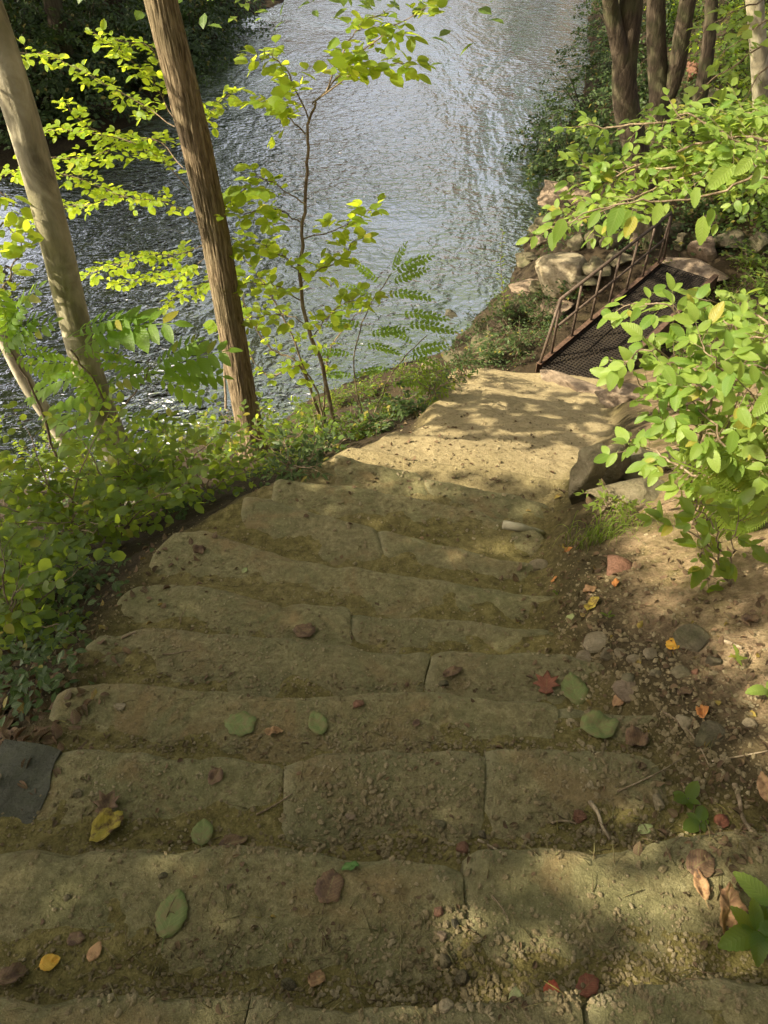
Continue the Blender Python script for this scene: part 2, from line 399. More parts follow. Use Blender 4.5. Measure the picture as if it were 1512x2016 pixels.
# ------------------------------------------------------------------ terrain
WL = -6.2
RISE = .16
EDGE_PX = [
 [(0,1975),(200,1970),(420,1978),(600,1982),(900,1987),(1105,1985),(1130,1968),(1220,1957),(1300,1945),(1420,1935),(1512,1945)],
 [(0,1672),(150,1680),(300,1680),(450,1675),(640,1685),(760,1692),(880,1699),(960,1690),(1120,1680),(1280,1660),(1400,1655),(1512,1650)],
 [(90,1490),(150,1478),(300,1483),(420,1487),(500,1495),(560,1500),(620,1490),(760,1480),(930,1478),(1050,1485),(1240,1488),(1300,1503)],
 [(90,1372),(200,1345),(330,1350),(480,1362),(600,1371),(780,1365),(900,1362),(1050,1375),(1200,1393),(1310,1402)],
 [(130,1275),(200,1240),(330,1238),(430,1250),(560,1262),(640,1274),(760,1290),(840,1286),(1000,1290),(1170,1300),(1215,1318)],
 [(200,1190),(270,1160),(380,1150),(450,1162),(560,1196),(600,1188),(680,1196),(830,1218),(900,1220),(1000,1228),(1100,1236)],
 [(300,1085),(340,1048),(400,1048),(460,1065),(540,1090),(600,1100),(760,1130),(900,1145),(1000,1163),(1080,1170),(1130,1180)],
 [(480,975),(600,1000),(750,1040),(900,1072),(990,1098),(1050,1110)],
 [(540,945),(700,960),(850,985),(1000,1022),(1070,1046)],
 [(660,896),(800,926),(940,958),(1080,988)],
]
EDGE = []
for k, e in enumerate(EDGE_PX):
    q = np.array([Pz(px, py, -RISE * k)[:2] for px, py in e]); EDGE.append(q[np.argsort(q[:, 0])])
NE = len(EDGE)
def edge_y(k, x):
    e = EDGE[k]; x = np.asarray(x, float)
    y = np.interp(x, e[:, 0], e[:, 1])
    return y + .010 * fbm(x * 7, 3.3 * k, 0, 3, 5) - .10 * np.clip(e[0, 0] - .05 - x, 0, .4) * 3 - .10 * np.clip(x - e[-1, 0] - .05, 0, .5) * 2
XL = np.array([(-5, -1.3), (.7, -1.25), (1, -.95), (1.6, -1.03), (2.4, -1.03), (3.2, -.68), (3.7, -.38), (4.8, .30), (6.5, .50), (8.2, .85), (8.9, 1.5), (11.8, 3.6), (14, 4.0)])
XR = np.array([(-5, 1.3), (.7, 1.2), (.9, .80), (1.3, .74), (1.7, .63), (1.95, .66), (2.9, .92), (3.35, 1.08), (4.5, 1.64), (5.2, 2.0), (8.4, 2.85), (9.2, 3.4), (11.8, 5.2), (14, 4.9)])
def xl(y): return np.interp(y, XL[:, 0], XL[:, 1])
def xr(y): return np.interp(y, XR[:, 0], XR[:, 1])
BY = np.array([(-8, 4.0), (-.2, .12), (.36, -.06), (3.4, -1.52), (8.7, -4.5), (9.0, -4.95), (11.4, -5.05), (11.9, -4.6), (60, -3.0)])
def Bz(y): return np.interp(y, BY[:, 0], BY[:, 1])
S1 = np.array([(-80, -16), (-40, 0), (-12, 6.6), (-4.5, 9.2), (-2.15, 10.3), (1.03, 11.7), (1.9, 13.1), (2.6, 14.3), (3.6, 17.6), (4.9, 21.4), (6.6, 27.9), (8.8, 38), (11, 60), (13, 160)])
S2 = np.array([(-90, 10), (-14, 16), (-9.6, 19), (-6.9, 23.6), (-6.5, 29.5), (-6.1, 33.5), (-4.2, 38), (-4, 45), (-2, 60), (0, 160)])
def sdist(S, x, y):
    d = np.full(np.shape(x), 1e9)
    for a, b in zip(S[:-1], S[1:]):
        e = b - a; t = np.clip(((x - a[0]) * e[0] + (y - a[1]) * e[1]) / (e @ e), 0, 1)
        d = np.minimum(d, np.hypot(x - a[0] - t * e[0], y - a[1] - t * e[1]))
    return d * np.sign(np.interp(x, S[:, 0], S[:, 1]) - y)
def path_z(x, y):
    """packed dirt lying on the treads"""
    z = np.zeros(np.shape(x)); prev = np.full(np.shape(x), -.15)
    z = z - .012 + 0 * x
    zt = .014 * np.clip((.35 - (y)) / .4, 0, 1)
    z = z + zt
    for k in range(NE):
        ey = edge_y(k, x) - .04
        nxt = (edge_y(k + 1, x) if k + 1 < NE else edge_y(k, x) + .35)
        u = np.clip((y - ey) / np.maximum(nxt - ey, .05), 0, 1)
        zz = -RISE * (k + 1) + .050 * (1 - u) ** 1.6 - .015 + .012 * fbm(x * 3.5, y * 3.5, 0, 3, 77)
        z = np.where(y > ey, zz, z)
    # lower, half buried steps
    xc = (xl(y) + xr(y)) / 2
    q = y + .24 * (x - xc) + .10 * fbm(x * 1.3, y * 1.3, 0, 2, 31)
    per = .47; s = q / per; fr = s - np.floor(s)
    st = (np.floor(s) + sstep(.72, 1.0, fr)) * per
    amp = .55
    low = -RISE * NE - .565 * ((1 - amp) * q + amp * (st + .05) - 3.55) - .02
    m = sstep(3.35, 3.75, y + .24 * (x - .3))
    z = np.where(y > edge_y(NE - 1, x) - .04, z * (1 - m) + low * m, z)
    return z
def height(x, y):
    x = np.asarray(x, float); y = np.asarray(y, float)
    n = fbm(x * .9, y * .9, 0, 4, 3)
    L, Rr = xl(y), xr(y)
    wob = .07 * fbm(x * 3, y * 3, 0, 3, 9)
    side = Bz(y) + .0
    dr = np.clip(x - Rr, 0, 60); dl = np.clip(L - x, 0, 60)
    side = side + .34 * dr + .20 * np.clip(dr - 1.0, 0, 40) * sstep(0, 1, dr) - .30 * dl - .05 * sstep(0, .3, dl) + .10 * n * sstep(0, 1.2, dr + dl) + .02 * fbm(x * 9, y * 9, 0, 3, 12)
    side = np.minimum(side, 9)
    pz = path_z(x, y) + .006 * fbm(x * 11, y * 11, 0, 4, 15) + .030 * fbm(x * 2.7, y * 2.7, 0, 3, 21) * sstep(3.3, 4, y)
    m = sstep(-.10, .12, x - L + wob) * sstep(-.14, .10, Rr - x + wob)
    m = m * (1 - sstep(8.7, 8.9, y)) * sstep(-.6, -.3, y)
    z = side * (1 - m) + pz * m
    d1 = sdist(S1, x, y) + .35 * fbm(x * .8, y * .8, 0, 3, 41)
    z = np.minimum(z, WL + .03 + np.where(d1 > 0, .95 * d1 + .15 * np.clip(d1, 0, .4), .6 * d1))
    z = np.maximum(z, WL - 1.0)
    d2 = -sdist(S2, x, y) + .5 * fbm(x * .6, y * .6, 0, 3, 51)
    z2 = np.where(d2 > 0, np.minimum(.16 * d2 + .35 * np.clip(d2 - 2.5, 0, 60), 12), .3 * d2)
    z2 = z2 + WL + .04 * fbm(x * 3, y * 3, 0, 3, 6)
    return np.maximum(z, np.maximum(z2, WL - 1.0))
def axis(segs):
    out = [segs[0][0]]
    for a, b, st in segs:
        n = max(1, int(round((b - a) / st))); out += list(np.linspace(a, b, n + 1)[1:])
    return np.array(out)
gx = axis([(-90, -20, 7), (-20, -6, .8), (-6, -2.2, .14), (-2.2, -1.3, .035), (-1.3, 1.5, .0135), (1.5, 2.4, .025), (2.4, 6, .09), (6, 14, .5), (14, 90, 6)])
gy = axis([(-12, -1, .8), (-1, .2, .08), (.2, 3.6, .0135), (3.6, 5.2, .024), (5.2, 9.2, .04), (9.2, 14, .12), (14, 40, .4), (40, 160, 6)])
X, Y = np.meshgrid(gx, gy)
Z = height(X, Y)
nx, ny = len(gx), len(gy)
ids = np.arange(nx * ny).reshape(ny, nx)
quads = np.stack([ids[:-1, :-1], ids[:-1, 1:], ids[1:, 1:], ids[1:, :-1]], -1).reshape(-1, 4)
me = bpy.data.meshes.new('ground')
me.vertices.add(nx * ny); me.vertices.foreach_set('co', np.stack([X, Y, Z], -1).astype(np.float32).ravel())
me.loops.add(quads.size); me.loops.foreach_set('vertex_index', quads.astype(np.int32).ravel())
me.polygons.add(len(quads)); me.polygons.foreach_set('loop_start', (np.arange(len(quads)) * 4).astype(np.int32)); me.polygons.foreach_set('loop_total', np.full(len(quads), 4, np.int32))
me.polygons.foreach_set('use_smooth', np.full(len(quads), True)); me.update(calc_edges=True)
m_path = sstep(-.15, .15, X - xl(Y)) * sstep(-.15, .15, xr(Y) - X) * (1 - sstep(8.7, 9, Y))
sandz = sstep(2.6, 4.2, Y) * m_path
hum = (1 - m_path) * np.where(X < xl(Y), 1.0, np.maximum(np.where(X < xr(Y) + .35, .8, .35), sstep(7.8, 9, Y))) 
hum = np.where(WL + .8 > Z, 1, hum)
clayz = (1 - m_path) * (X > xr(Y)) * sstep(.10, .45, X - xr(Y)) * (1 - sstep(7.5, 8.6, Y))
col = np.stack([sandz, hum, clayz, np.ones_like(X)], -1).reshape(-1, 4)
ca = me.color_attributes.new('zone', 'FLOAT_COLOR', 'POINT'); ca.data.foreach_set('color', col.astype(np.float32).ravel())
me.materials.append(M['soil'])
ground = bpy.data.objects.new('ground', me); C.objects.link(ground); tag(ground, kind='structure')

# water
a = Acc(); a.add([(-90, -10, WL), (90, -10, WL), (90, 160, WL), (-90, 160, WL)], [(0, 1, 2, 3)])
water = a.obj('river_water', M['water']); tag(water, kind='structure')

# ------------------------------------------------------------------ staircase of slabs
stair = empty('stone_staircase', (0, .36, 0), 'worn stone steps going down to the river, half buried in dirt', 'steps')
JOINT_PX = [(435, 1115), (890,), (560, 945, 1240), (1100,), (835,), (700,), (), (760,), (), (850,)]
def build_slab(k, x0, x1, seed, sl0=0., sl1=0., j0=0, j1=0):
    w_ = x1 - x0; nu = max(10, int(w_ / .018)); nv = 26
    s = np.linspace(0, 1, nu); 
    xs = x0 + w_ * s
    rear_base = (edge_y(k - 1, xs) - .06) if k > 0 else np.full(nu, -.30)
    fr = edge_y(k, xs)
    de = np.minimum(xs - x0, x1 - xs)                      # round the corners of the slab
    r = rng.uniform(.004, .014)
    fr = fr - r * (1 - sstep(0, .04, de)) ** 1.5 + .010 * fbm(xs * 14, seed, 0, 3, 61) + .022 * fbm(xs * 4, seed, 0, 2, 62)
    rows = []
    us = np.linspace(0, 1, nv)
    lift = rng.uniform(-.004, .008); tilt = rng.uniform(-.012, .012)
    for u in us:
        ox = (sl0 * (u - .5) + (.02 * float(vn(u * 3.1, j0 * 5.7, 0, 31)) if sl0 else 0)) * (1 - s) + (sl1 * (u - .5) + (.02 * float(vn(u * 3.1, j1 * 5.7, 0, 31)) if sl1 else 0)) * s
        y = rear_base + (fr - rear_base) * u
        z = -RISE * k + lift + tilt * (s - .5) + .011 * fbm(xs * 5, y * 5, seed, 4, 66) + .007 * fbm(xs * 16, y * 16, seed, 4, 67)
        z = z - .010 * sstep(.90, 1, u) ** 2
        z = z - .006 * (1 - sstep(0, .014, de)) - .003 * (1 - sstep(0, .06, de))
        rows.append(np.stack([xs + ox, y, z], -1))
    top = rows[-1]
    for j, (dy, dz) in enumerate([(.006, -.007), (.012, -.022), (.012, -.07), (.004, -.12), (-.006, -.20)]):
        q = top.copy(); q[:, 1] += dy + .008 * fbm(xs * 12, j, seed, 2, 71); q[:, 2] += dz; rows.append(q)
    V = np.array(rows); a = Acc()
    nr = len(rows); idx = np.arange(nr * nu).reshape(nr, nu)
    f = np.stack([idx[:-1, :-1], idx[:-1, 1:], idx[1:, 1:], idx[1:, :-1]], -1).reshape(-1, 4)
    a.add(V.reshape(-1, 3), [tuple(q) for q in f])
    # thickness at the two ends
    for side in (0, nu - 1):
        e = V[:, side, :]; b = e.copy(); b[:, 2] = np.minimum(b[:, 2], -RISE * k - .06) - .15
        vv = np.vstack([e, b]); n_ = len(e)
        a.add(vv, [(i, i + 1, n_ + i + 1, n_ + i) for i in range(n_ - 1)])
    return a.obj('step_stone', M['step'], stair)
slabs = []
for k in range(NE):
    e = EDGE[k]
    xa, xb = e[0, 0], e[-1, 0]
    if k < 2: xa, xb = -1.15, 1.12
    xa = max(xa, xl(e[0, 1]) - .02); 
    js = [Pz(j, np.interp(j, [p[0] for p in EDGE_PX[k]], [p[1] for p in EDGE_PX[k]]), -RISE * k)[0] for j in JOINT_PX[k]]
    js = [j for j in js if xa + .12 < j < xb - .1]
    cuts = [xa] + js + [xb]
    sls = [0.] + [float(rng.choice([-1, 1]) * rng.uniform(.02, .09)) for _ in js] + [0.]
    for i in range(len(cuts) - 1):
        slabs.append(build_slab(k, cuts[i] + (.0012 if i else 0), cuts[i + 1] - .0012, k * 7 + i, sls[i], sls[i + 1], k * 9 + i, k * 9 + i + 1))
# lower half-buried flags on the sandy slope
def rock_mesh(dims, seed, sub=4, cuts=9, rough=.10, strata=0., flat=None):
    bm = bmesh.new(); bmesh.ops.create_icosphere(bm, subdivisions=sub, radius=1)
    v = np.array([p.co[:] for p in bm.verts]); g = np.random.default_rng(seed)
    for i in range(cuts):
        n = unit(g.normal(size=3)); d = g.uniform(.45, .80)
        over = np.clip(v @ n - d, 0, None); v = v - over[:, None] * n * .98
    s = g.uniform(0, 50)
    nn = fbm(v[:, 0] * 1.6 + s, v[:, 1] * 1.6, v[:, 2] * 1.6, 4, seed)
    v = v * (1 + rough * 1.6 * nn)[:, None]
    if sub >= 4: v = v * (1 + rough * .5 * fbm(v[:, 0] * 6 + s, v[:, 1] * 6, v[:, 2] * 6, 3, seed + 3))[:, None]
    if strata:
        lay = vn(s + 0 * v[:, 2], 0, v[:, 2] * 4.5 + .6 * v[:, 0], seed + 9)
        v[:, :2] *= (1 + strata * lay)[:, None]
    v *= np.array(dims) / 2
    for p, c in zip(bm.verts, v): p.co = c
    for f in bm.faces: f.smooth = True
    me = bpy.data.meshes.new('rock'); bm.to_mesh(me); bm.free()
    return me
bpy.context.view_layer.update()
def bvh_all(objs):
    vs = []; ps = []; c = 0
    for o in objs:
        me = o.data; n = len(me.vertices); a = np.empty(n * 3, np.float32); me.vertices.foreach_get('co', a)
        l = np.empty(len(me.loops), np.int32); me.loops.foreach_get('vertex_index', l); l = l.reshape(-1, 4) if len(me.loops) == 4 * len(me.polygons) else None
        if l is None: continue
        vs.append(a.reshape(-1, 3)); ps.append(l + c); c += n
    return BVHTree.FromPolygons(np.concatenate(vs).tolist(), np.concatenate(ps).tolist())
BVH = bvh_all([ground] + slabs)
def G(px, py):
    d = ray(px, py); r = BVH.ray_cast(Vector(CAM), Vector(d))
    if r[0] is None: return Pz(px, py, WL)
    p = np.array(r[0]); return p
def drop(x, y):
    r = BVH.ray_cast(Vector((x, y, 15)), Vector((0, 0, -1)))
    return (np.array(r[0]), np.array(r[1])) if r[0] is not None else (np.array([x, y, WL]), np.array([0, 0, 1.]))

# ------------------------------------------------------------------ boulders and stones
def rock(name, px, py, wpx, hpx, mat, label, cat, seed, depth=1.0, group=None, rot=None, strata=0., sub=4, lift=.2, rough=.10, hfac=1.0, tilt=0.):
    """a rock whose picture spans wpx by hpx around (px,py), standing on the ground there"""
    b = G(px, py + hpx * .38)
    dep = project(b)[2]
    wd = wpx * dep / F_PX; hh = hpx * dep / F_PX * hfac
    me = rock_mesh((wd * 1.05, wd * depth, hh), seed, sub, rough=rough, strata=strata)
    me.materials.append(M[mat]); me.name = name
    o = bpy.data.objects.new(name, me); C.objects.link(o)
    o.location = (b[0], b[1], b[2] + hh * lift)
    o.rotation_euler = (tilt, rng.uniform(-.12, .12), rng.uniform(-.4, .4) if rot is None else rot)
    return tag(o, label, cat, group)
G_B = 'boulders by the water and the footbridge'
ROCKS = [
 ('boulder', 1103, 372, 92, 58, 'rock_tan', 'rounded tan boulder jutting into the river below the leafy branch', 1.2, .25),
 ('boulder', 1092, 515, 112, 92, 'rock_pale', 'large pale boulder at the water edge left of the footbridge', 1.1, .1),
 ('boulder', 1136, 470, 40, 44, 'rock_grey', 'small angular rock just above the large pale boulder', 1, .2),
 ('boulder', 1168, 462, 46, 50, 'rock_grey', 'upright pointed rock beside the small angular one by the footbridge', .8, .2),
 ('boulder', 1205, 458, 56, 58, 'rock_grey', 'blocky grey rock between the pointed rock and the dark tree foot', .9, .2),
 ('boulder', 1110, 442, 34, 24, 'rock_grey', 'low flat rock at the river margin under the leafy branch', 1, .1),
 ('boulder', 1180, 520, 60, 40, 'rock_grey', 'low rock behind the handrail of the footbridge', 1, .4),
 ('boulder', 1086, 604, 105, 34, 'rock_tan', 'long low tan rock among weeds left of the footbridge rail', .7, .2),
 ('boulder', 1380, 478, 62, 74, 'rock_tan', 'tall brown block standing behind the far end of the footbridge', .7, .3),
 ('boulder', 1438, 462, 66, 56, 'rock_grey', 'wide grey block right of the tall brown block', .8, .3),
 ('boulder', 1495, 470, 60, 60, 'rock_grey', 'grey block at the right edge behind the footbridge', .8, .2),
 ('boulder', 1338, 470, 30, 50, 'rock_grey', 'narrow grey rock between tree foot and tall brown block', .8, .3),
 ('boulder', 1366, 134, 54, 60, 'rock_red', 'sunlit pinkish rock on the far hillside between the trunks', 1, .3),
 ('boulder', 1405, 182, 50, 40, 'rock_grey', 'grey rock on the far hillside below the pinkish one', 1, .3),
 ('boulder', 1330, 205, 44, 34, 'rock_grey', 'small grey rock at the foot of the forked trunks', 1, .3),
 ('boulder', 1222, 776, 96, 44, 'rock_tan', 'sunlit buff boulder beside the path near the footbridge', .8, .3),
 ('boulder', 905, 698, 66, 26, 'rock_grey', 'low rock on the shore at the end of the path', .8, .2),
 ('boulder', 850, 718, 46, 20, 'rock_tan', 'small tan rock on the shore behind the locust leaves', .8, .2),
 ('boulder', 1045, 560, 80, 28, 'rock_tan', 'flat tan ledge at the water below the large pale boulder', .9, .5),
 ('boulder', 1012, 598, 70, 26, 'rock_grey', 'flat grey ledge at the water left of the long low rock', .9, .5),
 ('boulder', 975, 640, 64, 24, 'rock_tan', 'low tan ledge stepping down to the water near the stalk', .9, .5),
 ('boulder', 1040, 505, 60, 30, 'rock_grey', 'grey ledge touching the water left of the large pale boulder', 1, .4),
 ('boulder', 945, 672, 60, 22, 'rock_grey', 'grey ledge at the shore above the end of the path', .9, .4),
 ('boulder', 1075, 440, 60, 26, 'rock_grey', 'grey ledge in the water under the rounded tan boulder', 1, .4),
 ('boulder', 1062, 470, 44, 26, 'rock_tan', 'flat tan slab lowest at the water between the boulders', 1.2, .3),
 ('boulder', 1150, 425, 50, 34, 'rock_tan', 'tan slab above the angular rocks under the branch', 1, .4),
 ('boulder', 1215, 505, 54, 34, 'rock_grey', 'flat rock close behind the middle of the handrail', 1.1, .4),
 ('boulder', 1250, 470, 40, 40, 'rock_tan', 'tan block against the dark tree foot', .9, .3),
 ('boulder', 1150, 545, 60, 30, 'rock_grey', 'low grey ledge between the pale boulder and the handrail', 1, .5),
 ('boulder', 1128, 505, 40, 36, 'rock_tan', 'tan rock wedged right of the large pale boulder', .9, .2),
 ('boulder', 1145, 385, 60, 40, 'rock_tan', 'second tan boulder behind the rounded one', 1, .25),
 ('boulder', 1325, 445, 44, 30, 'rock_grey', 'grey rock above the narrow one near the tree foot', 1, .3),
 ('boulder', 1400, 430, 50, 34, 'rock_tan', 'tan rock on top of the wall behind the footbridge', 1, .3),
 ('boulder', 1060, 560, 44, 26, 'rock_grey', 'grey rock at the water below the large pale boulder', 1, .2),
 ('boulder', 1400, 690, 150, 40, 'rock_moss', 'long ledge of layered rock above the footbridge beam', .6, 0.),
]
for i, (nm, px, py, wp, hp, mt, lb, dp, st) in enumerate(ROCKS):
    rock(nm, px, py, wp, hp, mt, lb, 'boulder', 100 + i, dp, strata=st)
OUT = [
 (1150, 925, 74, 150, 'upright mossy slab standing at the right edge of the path', .8, 1.6),
 (1200, 905, 80, 120, 'leaning split slab behind the upright mossy slab', .7, 1.5),
 (1262, 900, 130, 80, 'broad mossy ledge topping the outcrop under the bright leaves', .7, .3),
 (1235, 955, 170, 90, 'layered brown rock low in the outcrop beside the path', .6, .6),
 (1340, 890, 110, 70, 'mossy rock of the outcrop hidden among bright leaves', .7, .5),
]
for i, (px, py, wp, hp, lb, dp, hf) in enumerate(OUT):
    rock('outcrop_rock', px, py, wp, hp, 'rock_moss', lb, 'rock', 200 + i, dp, strata=.25, lift=.28, rough=.08, hfac=hf if hf > .5 else .8)
# black rock poking out of the river
q = Pz(886, 618, WL); rm = rock_mesh((.36, .2, .14), 301); rm.materials.append(M['rock_dark'])
o = bpy.data.objects.new('river_rock', rm); C.objects.link(o); o.location = (q[0], q[1], WL + .01)
tag(o, 'small black rock breaking the water surface near the shore', 'rock')
STONES = [
 (1214, 1103, 66, 46, 'rock_red', 'pinkish sunlit stone on the bare soil right of the steps'),
 (1062, 1108, 50, 34, 'rock_pale', 'pale stone half buried at the right end of a middle step'),
 (1176, 1257, 60, 28, 'rock_pale', 'flat grey stone uppermost in the row right of the steps'),
 (1155, 1286, 44, 30, 'rock_pale', 'rounded grey stone under the flat one beside the steps'),
 (1196, 1283, 40, 24, 'rock_grey', 'squat grey stone in the row right of the steps'),
 (1220, 1279, 28, 22, 'rock_pale', 'small pale stone between two grey ones in the row'),
 (1247, 1287, 30, 34, 'rock_pale', 'angular cream stone in the row right of the steps'),
 (1281, 1281, 36, 28, 'rock_pale', 'diamond shaped pale stone ending the row right of the steps'),
 (1291, 1319, 26, 22, 'rock_grey', 'small grey stone under the diamond shaped one'),
 (1338, 1316, 42, 28, 'rock_grey', 'speckled grey stone below the orange yellow leaf'),
 (1369, 1318, 18, 16, 'rock_red', 'little rusty stone next to the speckled grey stone'),
 (1365, 1244, 78, 46, 'rock_grey', 'flat grey flagstone behind the orange yellow leaf'),
 (1404, 1290, 34, 40, 'rock_grey', 'upright grey stone below the short broken stick'),
 (1240, 1330, 40, 26, 'rock_grey', 'grey stone beside the end of the fifth step'),
 (1295, 1562, 36, 52, 'rock_pale', 'white oblong stone at the right end of the third step'),
 (1139, 1598, 32, 34, 'rock_red', 'rusty brown stone on the third step beside the curved bark strip'),
 (1165, 1629, 22, 20, 'rock_pale', 'small yellowish pebble beside the rusty stone'),
 (1400, 1437, 80, 40, 'rock_grey', 'broad grey stone at the right below the orange curled leaf'),
 (1474, 1418, 30, 26, 'rock_pale', 'pale pebble near the right edge beside the broad grey stone'),
 (1350, 1415, 44, 24, 'rock_pale', 'buff flat stone above the bent root at right'),
 (1238, 1352, 62, 26, 'rock_tan', 'tan split stone at the end of the fifth step'),
 (875, 1875, 32, 42, 'rock_grey', 'upright grey pebble in the middle of the front step'),
 (912, 1905, 34, 50, 'rock_grey', 'long grey pebble next to the upright one on the front step'),
 (868, 1832, 22, 30, 'rock_tan', 'yellowish angular pebble above the grey pebbles'),
 (861, 1785, 24, 24, 'rock_red', 'dark reddish pebble on the front step'),
 (896, 1810, 22, 22, 'rock_dark', 'dark pebble right of the reddish one'),
 (877, 1972, 34, 30, 'rock_pale', 'cream pebble at the front step edge'),
 (568, 1930, 32, 26, 'rock_grey', 'grey pebble left of the tan triangular leaf'),
 (864, 1613, 26, 24, 'rock_grey', 'round grey pebble in the gravel of the third step'),
 (690, 1600, 22, 20, 'rock_tan', 'tan pebble in the gravel of the third step'),
 (912, 1663, 30, 20, 'rock_red', 'brown pebble at the foot of the third step gravel'),
 (950, 1636, 22, 20, 'rock_grey', 'pebble above the brown one in the gravel'),
 (237, 1386, 26, 18, 'rock_pale', 'white pebble alone on the fourth step at left'),
 (705, 1378, 26, 26, 'rock_red', 'reddish lump on the fourth step edge in the middle'),
 (875, 1340, 22, 18, 'rock_grey', 'grey pebble on the fifth step beside the bark flake'),
 (155, 1553, 20, 26, 'rock_grey', 'small pebble right of the dark flagstone'),
 (320, 1718, 20, 18, 'rock_grey', 'pebble above the large oval leaf on the front step'),
 (132, 1762, 16, 16, 'rock_grey', 'tiny grey pebble at left on the front step'),
 (1130, 1575, 0, 0, '', ''),
]
for i, (px, py, wp, hp, mt, lb) in enumerate(STONES):
    if wp: rock('loose_stone', px, py, wp, hp, mt, lb, 'stone', 400 + i, .9, sub=3, lift=.12, rough=.08, hfac=.8, group='loose stones on and beside the steps')
# dark flagstone at the left edge
q = G(40, 1590); a = Acc()
bm = bmesh.new(); bmesh.ops.create_cube(bm, size=1)
for v in bm.verts: v.co = Vector((v.co.x * .18 * (1 + .10 * math.sin(v.co.y * 9)), v.co.y * .28, v.co.z * .04))
bmesh.ops.subdivide_edges(bm, edges=bm.edges[:], cuts=9, use_grid_fill=True)
for v in bm.verts:
    n_ = float(fbm(v.co.x * 9, v.co.y * 9, v.co.z * 9, 3, 55)); v.co.x += .022 * n_; v.co.y += .022 * float(fbm(v.co.y * 9, v.co.x * 9, 3, 3, 56)); v.co.z += .006 * n_
fm = bpy.data.meshes.new('dark_flagstone'); bm.to_mesh(fm); bm.free(); fm.materials.append(M['rock_dark'])
o = bpy.data.objects.new('dark_flagstone', fm); C.objects.link(o); q = G(44, 1560); o.location = (q[0] - .03, q[1] - .01, q[2] - .013); o.rotation_euler = (.02, .02, -.16); o.data.materials[0] = M['rock_slate']
tag(o, 'smooth dark grey flagstone at the left edge of the third step', 'stone')

# gravel scattered over the treads, the gutter and the right slope
def pebble_T(seed):
    g = np.random.default_rng(seed)
    bm = bmesh.new(); bmesh.ops.create_icosphere(bm, subdivisions=1, radius=.5)
    v = np.array([p.co[:] for p in bm.verts]) * (1 + .25 * g.normal(size=(len(bm.verts), 1)).clip(-1, 1))
    f = [tuple(x.index for x in fc.verts) for fc in bm.faces]; bm.free()
    return T_of(v * np.array([1, .75, .5]), f)
PT = [pebble_T(i) for i in range(5)]
def rotm(x, y, z):
    cx, sx, cy, sy, cz, sz = math.cos(x), math.sin(x), math.cos(y), math.sin(y), math.cos(z), math.sin(z)
    return np.array([[cz, -sz, 0], [sz, cz, 0], [0, 0, 1]]) @ np.array([[cy, 0, sy], [0, 1, 0], [-sy, 0, cy]]) @ np.array([[1, 0, 0], [0, cx, -sx], [0, sx, cx]])
ga = Acc(); buckets = [[] for _ in PT]
def pebble(px, py, size):
    p = G(px, py)
    if p[2] < WL + .05: return
    A = np.eye(4); A[:3, :3] = rotm(rng.uniform(-.5, .5), rng.uniform(-.5, .5), rng.uniform(0, 6.3)) * size
    A[:3, 3] = p + np.array([0, 0, size * .14]); buckets[rng.integers(len(PT))].append(A)
for (cx, cy, sx, sy, n, smin, smax) in [
    (760, 1610, 120, 50, 260, .005, .022), (420, 1300, 170, 45, 260, .005, .014), (430, 1100, 110, 60, 160, .005, .014),
    (690, 1440, 110, 35, 170, .005, .014), (500, 1880, 420, 75, 520, .004, .013), (880, 1880, 80, 80, 130, .006, .020),
    (1250, 1880, 180, 60, 420, .005, .014), (1330, 1480, 130, 90, 420, .006, .022), (1250, 1300, 110, 60, 260, .006, .024),
    (1180, 1150, 90, 60, 180, .006, .02), (600, 1560, 420, 280, 900, .003, .009), (760, 1250, 250, 120, 500, .004, .010),
    (930, 1520, 300, 60, 260, .005, .013), (240, 1560, 140, 80, 260, .004, .013), (900, 900, 180, 110, 500, .008, .026), (1350, 1330, 120, 120, 300, .005, .02),
    (1000, 1960, 250, 25, 140, .005, .014)]:
    for _ in range(int(n * 1.8)):
        px, py = cx + sx * rng.normal(), cy + sy * rng.normal()
        if 0 <= px < 1512 and py < 2030: pebble(px, py, (smin + (smax - smin) * rng.random() ** 2.0) * 1.1)
for (cx, cy, sx, sy, n) in [(700, 1668, 250, 12, 160), (700, 1468, 350, 10, 200), (700, 1350, 350, 10, 160), (700, 1955, 480, 16, 260), (600, 1240, 300, 14, 120), (1200, 1648, 120, 12, 120)]:
    for _ in range(n): pebble(cx + sx * rng.normal(), cy + sy * rng.normal(), rng.uniform(.005, .017))
for k, e in enumerate(EDGE_PX[:8]):       # grit gathered at the foot of every riser
    ex, ey = np.array([p[0] for p in e]), np.array([p[1] for p in e])
    for _ in range(int(150 / (1 + .25 * k))):
        px = rng.uniform(ex[0], ex[-1]); pebble(px, np.interp(px, ex, ey) - abs(rng.normal()) * (26 / (1 + .35 * k)) - 5, rng.uniform(.004, .015))
for T, b in zip(PT, buckets): ga.inst(T, b)
o = ga.obj('gravel', M['pebble'], smooth=False); tag(o, 'small gravel scattered over the steps and the soil beside them', 'gravel', kind='stuff')

